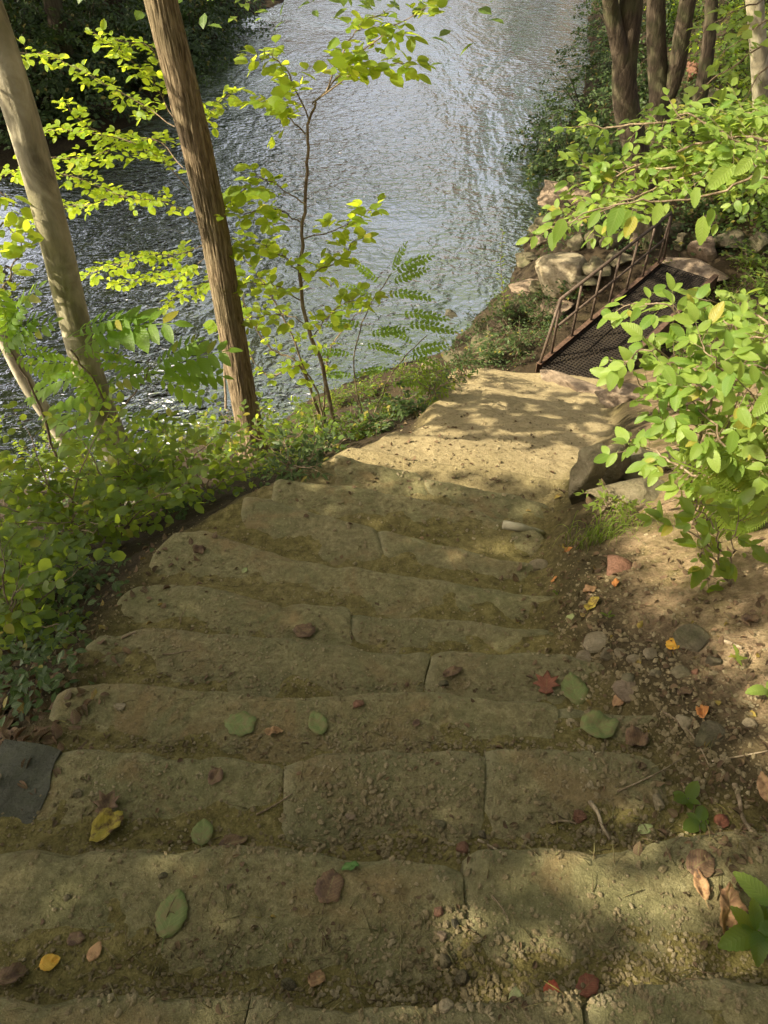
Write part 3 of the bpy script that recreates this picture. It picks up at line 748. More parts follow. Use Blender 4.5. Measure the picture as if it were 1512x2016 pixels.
# ------------------------------------------------------------------ leaf templates (base at origin, along +Y, face up +Z, length 1)
def leaf_T(width=.6, n=5, tooth=0., fold=.10, droop=.18, tip=.75, peak=.45, stem=.12):
    ys = np.linspace(0, 1, n + 1)
    prof = np.sin(np.pi * ys ** (math.log(.5) / math.log(peak))) ** tip * width / 2
    prof[0] = 0; prof[-1] = 0
    v = [(0, 0, 0)]; mid = []; L = []; Rr = []
    vs = []
    for i, y in enumerate(ys):
        vs.append((0, y, -droop * y * y)); mid.append(len(vs) - 1)
    for sgn, lst in ((-1, L), (1, Rr)):
        for i in range(1, n):
            wv = prof[i]; yy = ys[i] + tooth * .0
            vs.append((sgn * wv, yy + .05 * wv, -droop * yy * yy + fold * wv * 2)); lst.append(len(vs) - 1)
    f = []
    for lst, flip in ((L, True), (Rr, False)):
        f.append((mid[0], lst[0], mid[1]) if not flip else (mid[0], mid[1], lst[0]))
        for i in range(1, n - 1):
            q = (mid[i], lst[i - 1], lst[i], mid[i + 1]); f.append(q if not flip else q[::-1])
        t = (mid[n - 1], lst[n - 2], mid[n]); f.append(t if not flip else t[::-1])
    if tooth:
        # a small triangle between each pair of outline points makes the saw edge
        for lst, sgn in ((L, -1), (Rr, 1)):
            pts = [mid[0]] + lst + [mid[n]]
            for a_, b_ in zip(pts[1:-1], pts[2:]):
                pa, pb = np.array(vs[a_]), np.array(vs[b_])
                q = pa * .25 + pb * .75 + np.array([sgn * tooth, tooth * .8, 0]); vs.append(tuple(q))
                f.append((a_, b_, len(vs) - 1) if sgn < 0 else (b_, a_, len(vs) - 1))
    if stem:
        s0 = len(vs); vs += [(-.012, -stem, .02), (.012, -stem, .02), (.010, 0, 0), (-.010, 0, 0)]; f.append((s0, s0 + 1, s0 + 2, s0 + 3))
    return T_of(vs, f)
LT = {
 'beech': [leaf_T(.66, 5, 0, .10, .12, .62, .45), leaf_T(.72, 5, 0, .04, .30, .60, .5), leaf_T(.60, 5, 0, .18, -.05, .65, .42)],
 'elm': [leaf_T(.50, 8, .022, .10, .18, .70, .42), leaf_T(.55, 8, .022, .05, .38, .68, .40), leaf_T(.46, 8, .022, .25, -.08, .72, .45)],
 'narrow': [leaf_T(.36, 5, 0, .10, .25, .8, .4), leaf_T(.30, 5, 0, .15, .10, .8, .4)],
 'cheap': [leaf_T(.60, 3, 0, .12, .15, .8, .5, 0), leaf_T(.50, 3, 0, .05, .30, .8, .45, 0)],
}
def merge_T(parts):
    v = []; idx = []; n = []; uv = []; c = 0
    for T, A in parts:
        v.append(T['v'] @ A[:3, :3].T + A[:3, 3]); idx.append(T['idx'] + c); n.append(T['n']); uv.append(T['uv']); c += len(T['v'])
    return dict(v=np.concatenate(v), idx=np.concatenate(idx), n=np.concatenate(n), uv=np.concatenate(uv))
def frame(d, nrm):
    y = unit(d); x = unit(np.cross(y, nrm)); z = np.cross(x, y)
    return np.stack([x, y, z], 1)
def place(p, d, nrm, s):
    A = np.eye(4); A[:3, :3] = frame(d, nrm) * s; A[:3, 3] = p; return A
def pinnate_T(pairs=7, wid=.30, lw=.42, droop=.25, seed=0, base=.18):
    g = np.random.default_rng(seed); parts = []
    lt = leaf_T(lw, 4, 0, .10, .12, .7, .38, 0)
    for i in range(pairs):
        y = base + (1 - base) * i / pairs
        L = wid * math.sin(math.pi * (.22 + .62 * i / pairs)) * g.uniform(.9, 1.1)
        for sg in (-1, 1):
            parts.append((lt, place(np.array([0, y, -droop * y * y]), np.array([sg * .93, .42, -.12 + g.uniform(-.15, .15)]), np.array([g.uniform(-.2, .2), g.uniform(-.2, .2), 1]), L)))
    parts.append((lt, place(np.array([0, .96, -droop * .92]), np.array([0, 1, -.4]), np.array([0, 0, 1]), wid * .6)))
    a = Acc(); 
    ys = np.linspace(-.08, .97, 8)
    r = T_of(*ribbon([(0, y, -droop * y * abs(y)) for y in ys], .008))
    parts.append((r, np.eye(4)))
    return merge_T(parts)
def ribbon(pts, w_):
    vs = []; f = []
    for i, p in enumerate(pts):
        vs += [(p[0] - w_, p[1], p[2]), (p[0], p[1], p[2] + w_), (p[0] + w_, p[1], p[2])]
        if i: b = 3 * (i - 1); f += [(b, b + 1, b + 4, b + 3), (b + 1, b + 2, b + 5, b + 4)]
    return vs, f
LT['pinnate'] = [pinnate_T(7, .30, .45, .25, 1), pinnate_T(8, .26, .42, .40, 2), pinnate_T(6, .34, .46, .12, 3)]
LT['locust'] = [pinnate_T(8, .20, .55, .2, 4), pinnate_T(9, .17, .55, .35, 5)]
def fern_T(seed=0, droop=.35):
    g = np.random.default_rng(seed); parts = []; lt = leaf_T(.20, 4, 0, .05, .2, .9, .35, 0); sub = leaf_T(.5, 3, 0, .05, .1, .8, .4, 0)
    for i in range(20):
        y = .12 + .86 * i / 20; L = .26 * (math.sin(math.pi * (.12 + .80 * (i / 20) ** .8)) ** .8 + .05)
        for sg in (-1, 1):
            p = np.array([0, y, -droop * y * y]); d = np.array([sg, .28, -.1]); 
            parts.append((lt, place(p, d, np.array([0, 0, 1]), L)))
            for j in range(5):
                pj = p + unit(d) * L * (.12 + .16 * j)
                for s2 in (-1, 1):
                    parts.append((sub, place(pj, np.array([sg * .45, s2 * .9, -.05]), np.array([0, 0, 1]), L * .16 * (1.15 - .15 * j))))
    parts.append((T_of(*ribbon([(0, y, -droop * y * abs(y)) for y in np.linspace(-.1, 1, 10)], .008)), np.eye(4)))
    return merge_T(parts)
LT['fern'] = [fern_T(1, .35), fern_T(2, .5)]
_shared = {}
def shared_leaf(kind, i, mat):
    key = (kind, i, mat)
    if key not in _shared: _shared[key] = T_mesh(LT[kind][i], 'leaf', M[mat])
    return _shared[key]

def place_many(p, d, nrm, sz):
    y = d / (np.linalg.norm(d, axis=1)[:, None] + 1e-9); x = np.cross(y, nrm); x /= np.linalg.norm(x, axis=1)[:, None] + 1e-9; z = np.cross(x, y)
    A = np.zeros((len(p), 4, 4)); A[:, :3, :3] = np.stack([x, y, z], 2) * np.asarray(sz)[:, None, None]; A[:, :3, 3] = p; A[:, 3, 3] = 1; return A
def rnd_many(p, sz):
    k = len(p); a_ = rng.uniform(0, 6.3, k); d = np.stack([np.cos(a_), np.sin(a_), rng.uniform(-.7, .7, k)], 1)
    n_ = np.stack([rng.uniform(-.7, .7, k), rng.uniform(-.7, .7, k), np.ones(k)], 1); return place_many(p, d, n_, sz)
class Plant:
    """collects wood and leaf placements, then becomes one thing with stem, leaf parts and the rest as foliage"""
    def __init__(s, kind, mat, size, wood='twig'):
        s.kind, s.mat, s.size, s.wood = kind, mat, size, wood; s.acc = Acc(); s.lv = []
    def leaf(s, p, d, nrm, sc=1.0):
        s.lv.append((rng.integers(len(LT[s.kind])), place(p, d, nrm, s.size * sc * rng.uniform(.5, 1.3))))
    def twig(s, p0, d, L, r=.003, gap=None, droop=.15, up=np.array([0, 0, 1.])):
        gap = gap or s.size * .50
        n = max(2, int(L / gap)); d = unit(d); pts = [p0]; p = p0.copy()
        side = unit(np.cross(d, up))
        sg = 1 if rng.random() < .5 else -1
        for i in range(n):
            d = unit(d + rng.normal(size=3) * .13 + np.array([0, 0, -droop * .3]))
            p = p + d * gap; pts.append(p.copy()); sg = -sg
            nrm = unit(up + rng.normal(size=3) * .45)
            s.leaf(p, d * .55 + side * sg * .85 + rng.normal(size=3) * .18, nrm, .85 if i == 0 else 1)
        s.leaf(p, d + rng.normal(size=3) * .15, unit(up + rng.normal(size=3) * .3))
        tube(s.acc, pts, np.linspace(r, r * .35, len(pts)), 3, cap=False)
    def branch(s, pts, r0=.008, r1=.003, twig=.22, step=.07, start=.15, up=(0, 0, 1), seg=5, spread=.85, flat=.25):
        pts = smooth_line(pts, max(6, len(pts) * 4)); up = np.asarray(up, float)
        pts = pts + rng.normal(size=pts.shape) * .006
        tube(s.acc, pts, np.linspace(r0, r1, len(pts)), seg, cap=False)
        sl_ = np.linalg.norm(np.diff(pts, axis=0), axis=1); cum = np.concatenate([[0], np.cumsum(sl_)]); tot = cum[-1]
        if twig <= 0: return
        t = start * tot; sg = 1
        while t < tot:
            i = min(np.searchsorted(cum, t) - 1, len(pts) - 2); i = max(i, 0)
            p = pts[i] + (pts[i + 1] - pts[i]) * ((t - cum[i]) / (sl_[i] + 1e-9))
            d = unit(pts[i + 1] - pts[i]); side = unit(np.cross(d, up)); sg = -sg
            L = twig * (1 - .55 * (t / tot)) * rng.uniform(.55, 1.25)
            s.twig(p, d * (1 - spread * .5) + side * sg * spread + rng.normal(size=3) * flat, L, r=max(.0018, r1 * .7), up=up)
            t += step * rng.uniform(.7, 1.3)
        s.twig(pts[-1], unit(pts[-1] - pts[-2]), twig * .5, r=r1, up=up)
    def make(s, name, label, cat, base, group=None, parts=60, stemname='stem', minpx=10, extra=None):
        root = empty(name, base, label, cat, group)
        if s.acc.c: s.acc.obj(stemname, M[s.wood], root)
        L = s.lv; pick = set()
        if parts and L:
            P0 = np.array([m[1][:3, 3] for m in L]); u, v_, dep = project(P0)
            ln = np.array([np.linalg.norm(m[1][:3, 1]) for m in L]); szpx = ln * F_PX / np.maximum(dep, .1)
            ok = (u > -10) & (u < 1522) & (v_ > -10) & (v_ < 2026) & (dep > .2) & (szpx > minpx)
            sc_ = np.where(ok, szpx * np.random.default_rng(3).uniform(.6, 1.4, len(L)), -1)
            pick = set(int(i) for i in np.argsort(-sc_)[:parts] if sc_[i] > 0)
        inv = Matrix.Translation(-Vector(tuple(base)))
        for i in pick:
            k, A = L[i]; o = bpy.data.objects.new('leaf', shared_leaf(s.kind, k, s.mat)); C.objects.link(o)
            o.parent = root; o.matrix_parent_inverse = inv; o.matrix_basis = Matrix(A.tolist())
        a = Acc()
        for k in range(len(LT[s.kind])):
            a.inst(LT[s.kind][k], [L[i][1] for i in range(len(L)) if i not in pick and L[i][0] == k])
        if a.c: tag(a.obj('foliage', M[s.mat], root), kind='stuff')
        return root
def PP(lst): return [P(*t) for t in lst]

# ------------------------------------------------------------------ the trees with trunks in view
def bark_disp(amp, freq, seed, low=.06):
    def f(a_, s_, r):
        ridg = np.abs(fbm(np.cos(a_) * freq + .15 * np.sin(s_ * 3), np.sin(a_) * freq, s_ * 2.3, 3, seed))
        return -amp * np.exp(-(ridg / .10) ** 2) + r * low * .7 * fbm(np.cos(a_) * 1.0, np.sin(a_) * 1.0, s_ * .9, 2, seed + 5) + amp * .4 * fbm(np.cos(a_) * freq * 3, np.sin(a_) * freq * 3, s_ * 14, 2, seed + 8)
    return f
CROWNS = []     # (centre, radii, count) filled later by shade planning
def even_line(pts, n, win=.06):
    pts = np.asarray(pts, float); c = np.concatenate([[0], np.cumsum(np.linalg.norm(np.diff(pts, axis=0), axis=1))])
    t = np.linspace(0, c[-1], n); q = np.stack([np.interp(t, c, pts[:, k]) for k in range(3)], 1)
    w_ = max(1, int(n * win / 2)); 
    for _ in range(3):
        pad = np.vstack([q[:1] * 2 - q[1:w_ + 1][::-1], q, q[-1:] * 2 - q[-w_ - 1:-1][::-1]]); ker = np.ones(2 * w_ + 1) / (2 * w_ + 1)
        q = np.stack([np.convolve(pad[:, k], ker, 'valid') for k in range(3)], 1)
    return q
def trunk_tree(name, label, pts, radii, mat, amp=.008, freq=7, seg=72, rows=260, flare=.7, cat='tree'):
    pts = even_line(pts, rows); base = pts[0]
    s = np.linspace(0, 1, rows); rad = np.interp(s, np.linspace(0, 1, len(radii)), radii)
    rad = rad * (1 + flare * np.exp(-s * rows * .12 * np.linalg.norm(pts[1] - pts[0]) / .03))
    root = empty(name, base, label, cat)
    a = Acc(); tube(a, pts, rad, seg, bark_disp(amp, freq, len(label)))
    o = a.obj('trunk', M[mat], root)
    return root, pts
def ext_up(pts, top, lean=(0, 0)):
    p = pts[-1]; return pts + [p + np.array([lean[0] * .5, lean[1] * .5, top * .5]), p + np.array([lean[0], lean[1], top])]
def gbase(px, py, sink=.12):
    p = G(px, py); return p - np.array([0, 0, sink])

t1Y = 5.6
b1 = drop(-1.22, t1Y)[0] - np.array([0, 0, .1])
T1 = [b1] + PP([(482, 800, t1Y), (452, 620, t1Y), (418, 430, t1Y), (372, 210, t1Y), (312, 0, t1Y)])
T1 = ext_up(T1, 7.5, (-.2, .3))
tree1, pts1 = trunk_tree('straight_tree', 'straight brown tree with furrowed bark left of the middle of the picture', T1, [.116, .110, .104, .099, .095, .090, .07, .03], 'bark_brown', .008, 15, seg=110)
t0Y = 4.15
b0 = G(290, 1010)
T0 = [b0 - np.array([0, 0, .1]), P(262, 955, t0Y - .03), P(215, 860, t0Y - .02), P(163, 700, t0Y), P(135, 600, t0Y), P(119, 500, t0Y), P(88, 382, t0Y), P(36, 200, t0Y), P(-6, 60, t0Y)]
T0 = ext_up(T0, 6.5, (-.8, .3))
tree0, pts0 = trunk_tree('smooth_tree', 'smooth pale grey tree leaning in from the left edge with sunlit flank', T0, [.104, .098, .091, .084, .08, .079, .084, .088, .086, .07, .03], 'bark_grey', .002, 3)
b2 = G(172, 940)
T2 = [b2 - np.array([0, 0, .1]), P(150, 900, b2[1]), P(110, 840, b2[1]), P(55, 765, b2[1] - .05), P(0, 650, b2[1] - .1), P(-60, 500, b2[1] - .1)]
T2 = ext_up(T2, 5, (-.8, .3))
tree2, pts2 = trunk_tree('leaning_tree', 'slim dim tree leaning left behind the undergrowth at the left edge', T2, [.10, .09, .085, .08, .075, .07, .05, .02], 'bark_grey', .003, 4, seg=32, rows=120)

def stems_tree(name, label, stems, mat='bark_dark', amp=.012):
    """several tapered stems from one foot; first point of the first stem is the foot"""
    base = stems[0][0][0]; root = empty(name, base, label, 'tree')
    for pts, radii in stems:
        pts = even_line(pts, 90, .08); a = Acc()
        tube(a, pts, np.interp(np.linspace(0, 1, 90), np.linspace(0, 1, len(radii)), radii), 24, bark_disp(amp, 6, 4))
        a.obj('trunk', M[mat], root)
    return root
fy = 12.9
bf = gbase(1278, 478)
fy = bf[1]
dark1 = stems_tree('dark_tree', 'dark crooked tree standing behind the far end of the footbridge', [
    ([bf, P(1272, 400, fy), P(1252, 290, fy), P(1228, 200, fy), P(1226, 130, fy), P(1238, 60, fy), P(1243, 0, fy), P(1246, -140, fy), P(1255, -500, fy)], [.26, .22, .20, .20, .18, .17, .16, .12, .05]),
    ([P(1229, 150, fy), P(1220, 90, fy - .1), P(1204, 30, fy - .1), P(1198, -20, fy - .2), P(1170, -300, fy - .3)], [.15, .12, .10, .09, .03])])
bg2 = G(1310, 330); gy2 = max(bg2[1], 13.5)
bg2 = drop(P(1305, 300, gy2)[0], gy2)[0] - np.array([0, 0, .1])
dark2 = stems_tree('forked_tree', 'dark forked tree with two upright stems right of the crooked one', [
    ([bg2, P(1300, 210, gy2), P(1294, 120, gy2), P(1290, 40, gy2), P(1292, -30, gy2), P(1290, -400, gy2)], [.24, .20, .17, .16, .15, .05]),
    ([P(1302, 215, gy2), P(1330, 150, gy2 - .1), P(1340, 80, gy2 - .2), P(1352, 10, gy2 - .3), P(1362, -40, gy2 - .3), P(1400, -350, gy2 - .3)], [.15, .15, .14, .12, .11, .04])])
bg3 = G(1372, 235); y3 = bg3[1]
stems_tree('slim_tree', 'slim dark tree on the far hillside right of the forked one', [
    ([bg3 - np.array([0, 0, .2]), P(1388, 140, y3), P(1398, 60, y3), P(1402, -20, y3), P(1410, -300, y3)], [.16, .13, .12, .11, .04])])
bg4 = G(1503, 330); y4 = bg4[1]
stems_tree('pale_tree', 'pale straight tree at the right edge of the picture', [
    ([bg4 - np.array([0, 0, .2]), P(1500, 220, y4), P(1494, 100, y4), P(1485, 0, y4), P(1480, -60, y4), P(1470, -400, y4)], [.16, .14, .135, .13, .12, .05])], 'bark_grey', .004)

# ------------------------------------------------------------------ footbridge
ZB = -4.5
A0 = Pz(1068, 722, ZB); A1 = Pz(1305, 520, ZB); dirb = unit(A1 - A0); perp = np.array([dirb[1], -dirb[0], 0]); LB = np.linalg.norm(A1 - A0); WB = .82
bridge = empty('footbridge', A0, 'rusty steel footbridge with open grating deck and one handrail', 'footbridge')
def bpt(s, w_, z): return A0 + dirb * s + perp * w_ + np.array([0, 0, z])
def beam(name, s0, s1, w0, w1, z0, z1, mat):
    a = Acc(); v = [bpt(s, w_, z) for z in (z0, z1) for s in (s0, s1) for w_ in (w0, w1)]
    a.add(v, [(0, 1, 3, 2), (4, 6, 7, 5), (0, 4, 5, 1), (2, 3, 7, 6), (0, 2, 6, 4), (1, 5, 7, 3)]); return a.obj(name, M[mat], bridge, smooth=False)
for w0, w1, fl in ((-.07, -.062, 1), (WB + .062, WB + .07, -1)):
    a = Acc()
    for (wa, wb, za, zb) in ((w0, w1, -.14, .055), (min(w0, w0 + fl * .07), max(w1, w1 + fl * .06), .055, .063), (min(w0, w0 + fl * .07), max(w1, w1 + fl * .06), -.148, -.14)):
        v = [bpt(s, w_, z) for z in (za, zb) for s in (-.05, LB + .1) for w_ in (wa, wb)]
        a.add(v, [(0, 1, 3, 2), (4, 6, 7, 5), (0, 4, 5, 1), (2, 3, 7, 6), (0, 2, 6, 4), (1, 5, 7, 3)])
    a.obj('beam', M['beam'], bridge, smooth=False)
a = Acc()
def bar(a, s0, s1, w0, w1, z0, z1):
    v = [bpt(s, w_, z) for z in (z0, z1) for s in (s0, s1) for w_ in (w0, w1)]
    a.add(v, [(0, 1, 3, 2), (4, 6, 7, 5), (0, 4, 5, 1), (2, 3, 7, 6), (0, 2, 6, 4), (1, 5, 7, 3)])
nb = 19
for i in range(nb):
    w_ = i * WB / (nb - 1); bar(a, 0, LB, w_ - .004, w_ + .004, -.035, 0)
nc = int(LB / .055)
for i in range(nc + 1):
    s = i * LB / nc; bar(a, s - .005, s + .005, 0, WB, -.014, .003)
tag(a.obj('grating', M['grate'], bridge, smooth=False), kind='stuff')
for s in np.linspace(.3, LB - .3, 5): beam('cross_beam', s - .03, s + .03, -.05, WB + .05, -.11, -.035, 'beam')
HR = .90; s_posts = [.28 + i * (LB - .42) / 6 for i in range(7)]
def pipe(name, p, q, r=.021):
    a = Acc(); tube(a, [p, (p + q) / 2, q], r, 10); return a.obj(name, M['rail'], bridge)
for s in s_posts: pipe('post', bpt(s, -.035, .06), bpt(s, -.035, HR), .019)
pipe('top_rail', bpt(s_posts[0] - .02, -.035, HR), bpt(s_posts[-1] + .02, -.035, HR), .023)
pipe('middle_rail', bpt(s_posts[0], -.035, HR * .52), bpt(s_posts[-1], -.035, HR * .52), .017)
pipe('end_brace', bpt(s_posts[0] - .02, -.035, HR), bpt(-.02, -.035, .06), .021)
pipe('end_brace', bpt(s_posts[-1] + .02, -.035, HR), bpt(s_posts[-1] + .22, -.035, .06), .021)
# flat stone landings at both ends
for nm, c_, dm, sd, lb in (('landing_stone', bpt(LB + .35, WB / 2, -.05), (1.25, .8, .2), 71, 'flat buff slab at the far end of the footbridge'),):
    m_ = rock_mesh(dm, sd, 4, rough=.06); m_.materials.append(M['rock_tan']); o = bpy.data.objects.new(nm, m_); C.objects.link(o); o.location = c_; o.rotation_euler = (0, 0, math.atan2(perp[1], perp[0])); tag(o, lb, 'stone')
for i, (px, py, wp) in enumerate(((1095, 745, 100), (1130, 757, 110), (1160, 772, 110))):
    q = G(px, py); m_ = rock_mesh((.72, .30, .12), 80 + i, 4, cuts=6, rough=.05); m_.materials.append(M['rock_tan']); m_.name = 'step_stone'
    o = bpy.data.objects.new('step_stone', m_); C.objects.link(o); o.location = q + np.array([.0, 0, .0]); o.rotation_euler = (0, 0, math.atan2(perp[1], perp[0]) + .1); child(o, stair)

# ------------------------------------------------------------------ left saplings
def vary(lst, k=.12): return [P(px, py, y + rng.uniform(-k, k)) for px, py, y in lst]
pA = Plant('beech', 'lf_beech', .100)
bA = G(664, 862)
yA = bA[1]
stemA = [bA - np.array([0, 0, .05]), P(640, 740, yA), P(608, 650, yA), P(592, 560, yA), P(594, 470, yA), P(602, 380, yA), P(607, 300, yA), P(603, 250, yA), P(622, 200, yA)]
pA.branch(stemA, .020, .009, twig=0)
for br, tw in [([(603, 265, yA), (560, 225, yA), (522, 205, yA)], .20), ([(610, 240, yA), (570, 150, yA), (535, 110, yA), (515, 115, yA)], .22),
               ([(618, 205, yA), (680, 135, yA), (740, 80, yA), (790, 45, yA), (835, 20, yA)], .20), ([(622, 198, yA), (700, 145, yA), (770, 128, yA), (810, 125, yA)], .16),
               ([(640, 180, yA), (665, 120, yA), (700, 60, yA), (745, 25, yA)], .20),
               ([(600, 400, yA), (560, 375, yA), (510, 350, yA), (470, 385, yA)], .22), ([(597, 440, yA), (540, 410, yA), (480, 420, yA), (430, 400, yA)], .24),
               ([(594, 470, yA), (650, 455, yA), (700, 435, yA), (728, 408, yA)], .16), ([(592, 540, yA), (550, 500, yA), (500, 480, yA), (450, 470, yA)], .20),
               ([(594, 590, yA), (540, 560, yA), (490, 560, yA), (430, 545, yA)], .22), ([(606, 640, yA), (560, 620, yA), (500, 625, yA), (440, 640, yA)], .22),
               ([(592, 560, yA), (630, 530, yA), (670, 510, yA), (700, 470, yA)], .14), ([(615, 665, yA), (660, 610, yA), (720, 580, yA)], .20)]:
    pA.branch(vary(br), .006, .0025, twig=tw * 1.15, step=.034, start=.22)
pA.make('slender_sapling', 'slender young tree with glowing leaves rising in front of the river', 'sapling', bA, parts=290)

pA2 = Plant('beech', 'lf_beech', .085)
bA2 = G(640, 855); y2 = bA2[1] + .25
for st in [[(640, 850, y2), (600, 730, y2), (570, 650, y2), (520, 560, y2), (480, 510, y2)], [(640, 850, y2), (590, 720, y2), (540, 690, y2), (500, 640, y2), (470, 560, y2)],
           [(642, 850, y2), (620, 760, y2), (585, 720, y2), (530, 740, y2), (490, 700, y2)], [(640, 850, y2), (640, 740, y2), (660, 670, y2), (700, 620, y2)]]:
    pA2.branch(PP(st), .012, .004, twig=.20, step=.085, start=.45)
pA2.make('bushy_sapling', 'low many-stemmed sapling just left of the slender one', 'sapling', bA2, parts=80)

pB = Plant('beech', 'lf_beech', .108)
bB = G(445, 840); yB = bB[1] + .35
pB.branch([bB, P(440, 700, yB), P(425, 560, yB), P(400, 440, yB), P(370, 330, yB), P(335, 200, yB)], .022, .010, twig=0)
for br, tw in [([(395, 445, yB), (330, 400, yB), (250, 388, yB), (150, 350, yB), (60, 335, yB), (10, 345, yB)], .24),
               ([(380, 380, yB), (300, 300, yB), (200, 265, yB), (110, 255, yB), (70, 265, yB)], .24),
               ([(360, 330, yB), (310, 275, yB), (250, 280, yB), (170, 310, yB), (60, 310, yB)], .26),
               ([(345, 250, yB), (270, 200, yB), (180, 150, yB), (100, 110, yB), (45, 105, yB)], .22),
               ([(340, 230, yB), (300, 160, yB), (250, 110, yB), (190, 70, yB)], .22),
               ([(338, 215, yB), (315, 130, yB), (290, 90, yB), (225, 80, yB)], .18),
               ([(200, 265, yB), (150, 230, yB), (130, 200, yB)], .12),
               ([(410, 480, yB), (350, 500, yB), (280, 505, yB), (200, 530, yB), (165, 545, yB)], .24),
               ([(415, 500, yB), (360, 540, yB), (300, 545, yB), (230, 560, yB)], .22),
               ([(420, 540, yB), (400, 560, yB), (350, 580, yB), (330, 600, yB)], .20),
               ([(250, 385, yB), (180, 400, yB), (110, 410, yB), (40, 440, yB)], .16),
               ([(405, 250, yB), (425, 205, yB), (452, 185, yB)], .08)]:
    pB.branch(vary(br, .2), .007, .0025, twig=tw * 1.15, step=.034, start=.15)
pB.make('spreading_sapling', 'sapling behind the straight tree spreading tiers of yellow-green leaves to the left', 'sapling', bB, parts=260)

pL = Plant('beech', 'lf_beech', .085)
bL = G(-60, 900); yL = 4.0
for br in [[(-60, 700, yL), (-20, 600, yL), (20, 540, yL), (40, 480, yL)], [(-60, 700, yL), (-30, 500, yL), (5, 440, yL), (30, 470, yL)], [(-60, 500, yL), (-20, 380, yL), (20, 400, yL)], [(-60, 650, yL), (-10, 600, yL), (15, 590, yL)]]:
    pL.branch(vary(br), .008, .003, twig=.15, step=.055, start=.3)
pL.make('edge_sapling', 'bit of a leafy sapling entering at the left edge beside the smooth tree', 'sapling', P(-60, 750, yL), parts=40)

# compound-leaved plants at the left
pC = Plant('pinnate', 'lf_pin', .40)
bC = G(120, 1050); yC = 3.75
pC.branch([bC, P(110, 900, yC), P(70, 780, yC), P(20, 690, yC)], .012, .006, twig=0)
def frond(pl, a_, b_, y_, dz=0, sc=1.0):
    p = P(a_[0], a_[1], y_); q = P(b_[0], b_[1], y_ + rng.uniform(-.05, .10)); d = q - p
    L = np.linalg.norm(d); k = rng.integers(len(LT[pl.kind]))
    pl.lv.append((k, place(p, d + np.array([0, 0, .18 * L]), np.array([rng.uniform(-.25, .25), -.25, 1]), L * sc)))
for (a_, b_) in [((10, 690), (10, 590)), ((15, 690), (95, 630)), ((15, 690), (110, 690)), ((0, 640), (-60, 560)), ((20, 700), (100, 740)), ((10, 660), (60, 560)),
                 ((0, 700), (60, 620)), ((-10, 560), (20, 640))]: frond(pC, a_, b_, yC)
pC.make('compound_leaf_plant', 'young tree with bright compound leaves at the left edge beside the smooth trunk', 'sapling', bC, parts=30)
pC2 = Plant('pinnate', 'lf_pin', .40)
bC2 = G(235, 1040); yC2 = 3.9
pC2.branch([bC2, P(225, 880, yC2), P(190, 760, yC2), P(140, 690, yC2)], .010, .005, twig=0)
pC2.branch([P(215, 830, yC2), P(260, 780, yC2), P(300, 720, yC2)], .006, .004, twig=0)
for (a_, b_) in [((140, 660), (250, 610)), ((160, 660), (350, 650)), ((150, 690), (270, 640)), ((150, 700), (240, 690)), ((180, 740), (40, 770)), ((200, 760), (300, 740)),
                 ((300, 730), (455, 700)), ((300, 735), (440, 740)), ((290, 730), (200, 710)), ((300, 740), (400, 790)), ((220, 810), (90, 830)), ((230, 820), (340, 830)), ((225, 800), (150, 760)),
                 ((210, 780), (120, 720)), ((170, 720), (70, 720)), ((300, 730), (380, 670)), ((230, 840), (200, 900)), ((240, 850), (330, 890)), ((230, 860), (120, 880))]: frond(pC2, a_, b_, yC2)
pC2.make('compound_leaf_plant', 'taller compound-leaved plant with fronds crossing in front of the smooth trunk', 'sapling', bC2, parts=40)

pE = Plant('locust', 'lf_pin', .26)
bE = G(720, 850); yE = bE[1] + .3
for st in [[(722, 850), (700, 760), (700, 680), (730, 600), (770, 540)], [(722, 850), (760, 760), (800, 700), (840, 660)]]:
    pE.branch([P(a_, b_, yE) for a_, b_ in st], .008, .004, twig=0)
for (a_, b_) in [((770, 540), (850, 505)), ((765, 560), (840, 530)), ((750, 580), (850, 580)), ((780, 620), (880, 620)), ((790, 640), (895, 645)), ((740, 590), (680, 560)), ((740, 600), (670, 600)),
                 ((720, 640), (640, 640)), ((720, 660), (800, 650)), ((710, 680), (790, 690)), ((800, 700), (880, 680)), ((800, 700), (870, 720)), ((780, 730), (700, 730)), ((700, 700), (620, 690)), ((820, 680), (760, 640)),
                 ((700, 740), (640, 740)), ((760, 760), (840, 750)), ((770, 540), (790, 480)), ((750, 560), (700, 520))]: frond(pE, a_, b_, yE)
pE.make('locust_seedling', 'young locust with small paired leaflets at the water side of the path', 'sapling', bE, parts=40)

# thin stalk rising from the shore
pF = Plant('narrow', 'lf_fern', .10)
bF = G(1000, 640); yF = bF[1]
pts = smooth_line([bF, P(992, 590, yF), P(986, 520, yF), P(990, 455, yF)], 26); tube(pF.acc, pts, np.linspace(.008, .003, 26), 4)
for i, p in enumerate(pts[4:]):
    for s_ in range(2):
        a_ = rng.uniform(0, 6.28); pF.leaf(p, np.array([math.cos(a_), math.sin(a_), .5]), np.array([0, 0, 1.]), 1.3 - .03 * i)
pF.make('goldenrod_stalk', 'single tall leafy stalk standing against the water at the shore', 'plant', bF, parts=40)

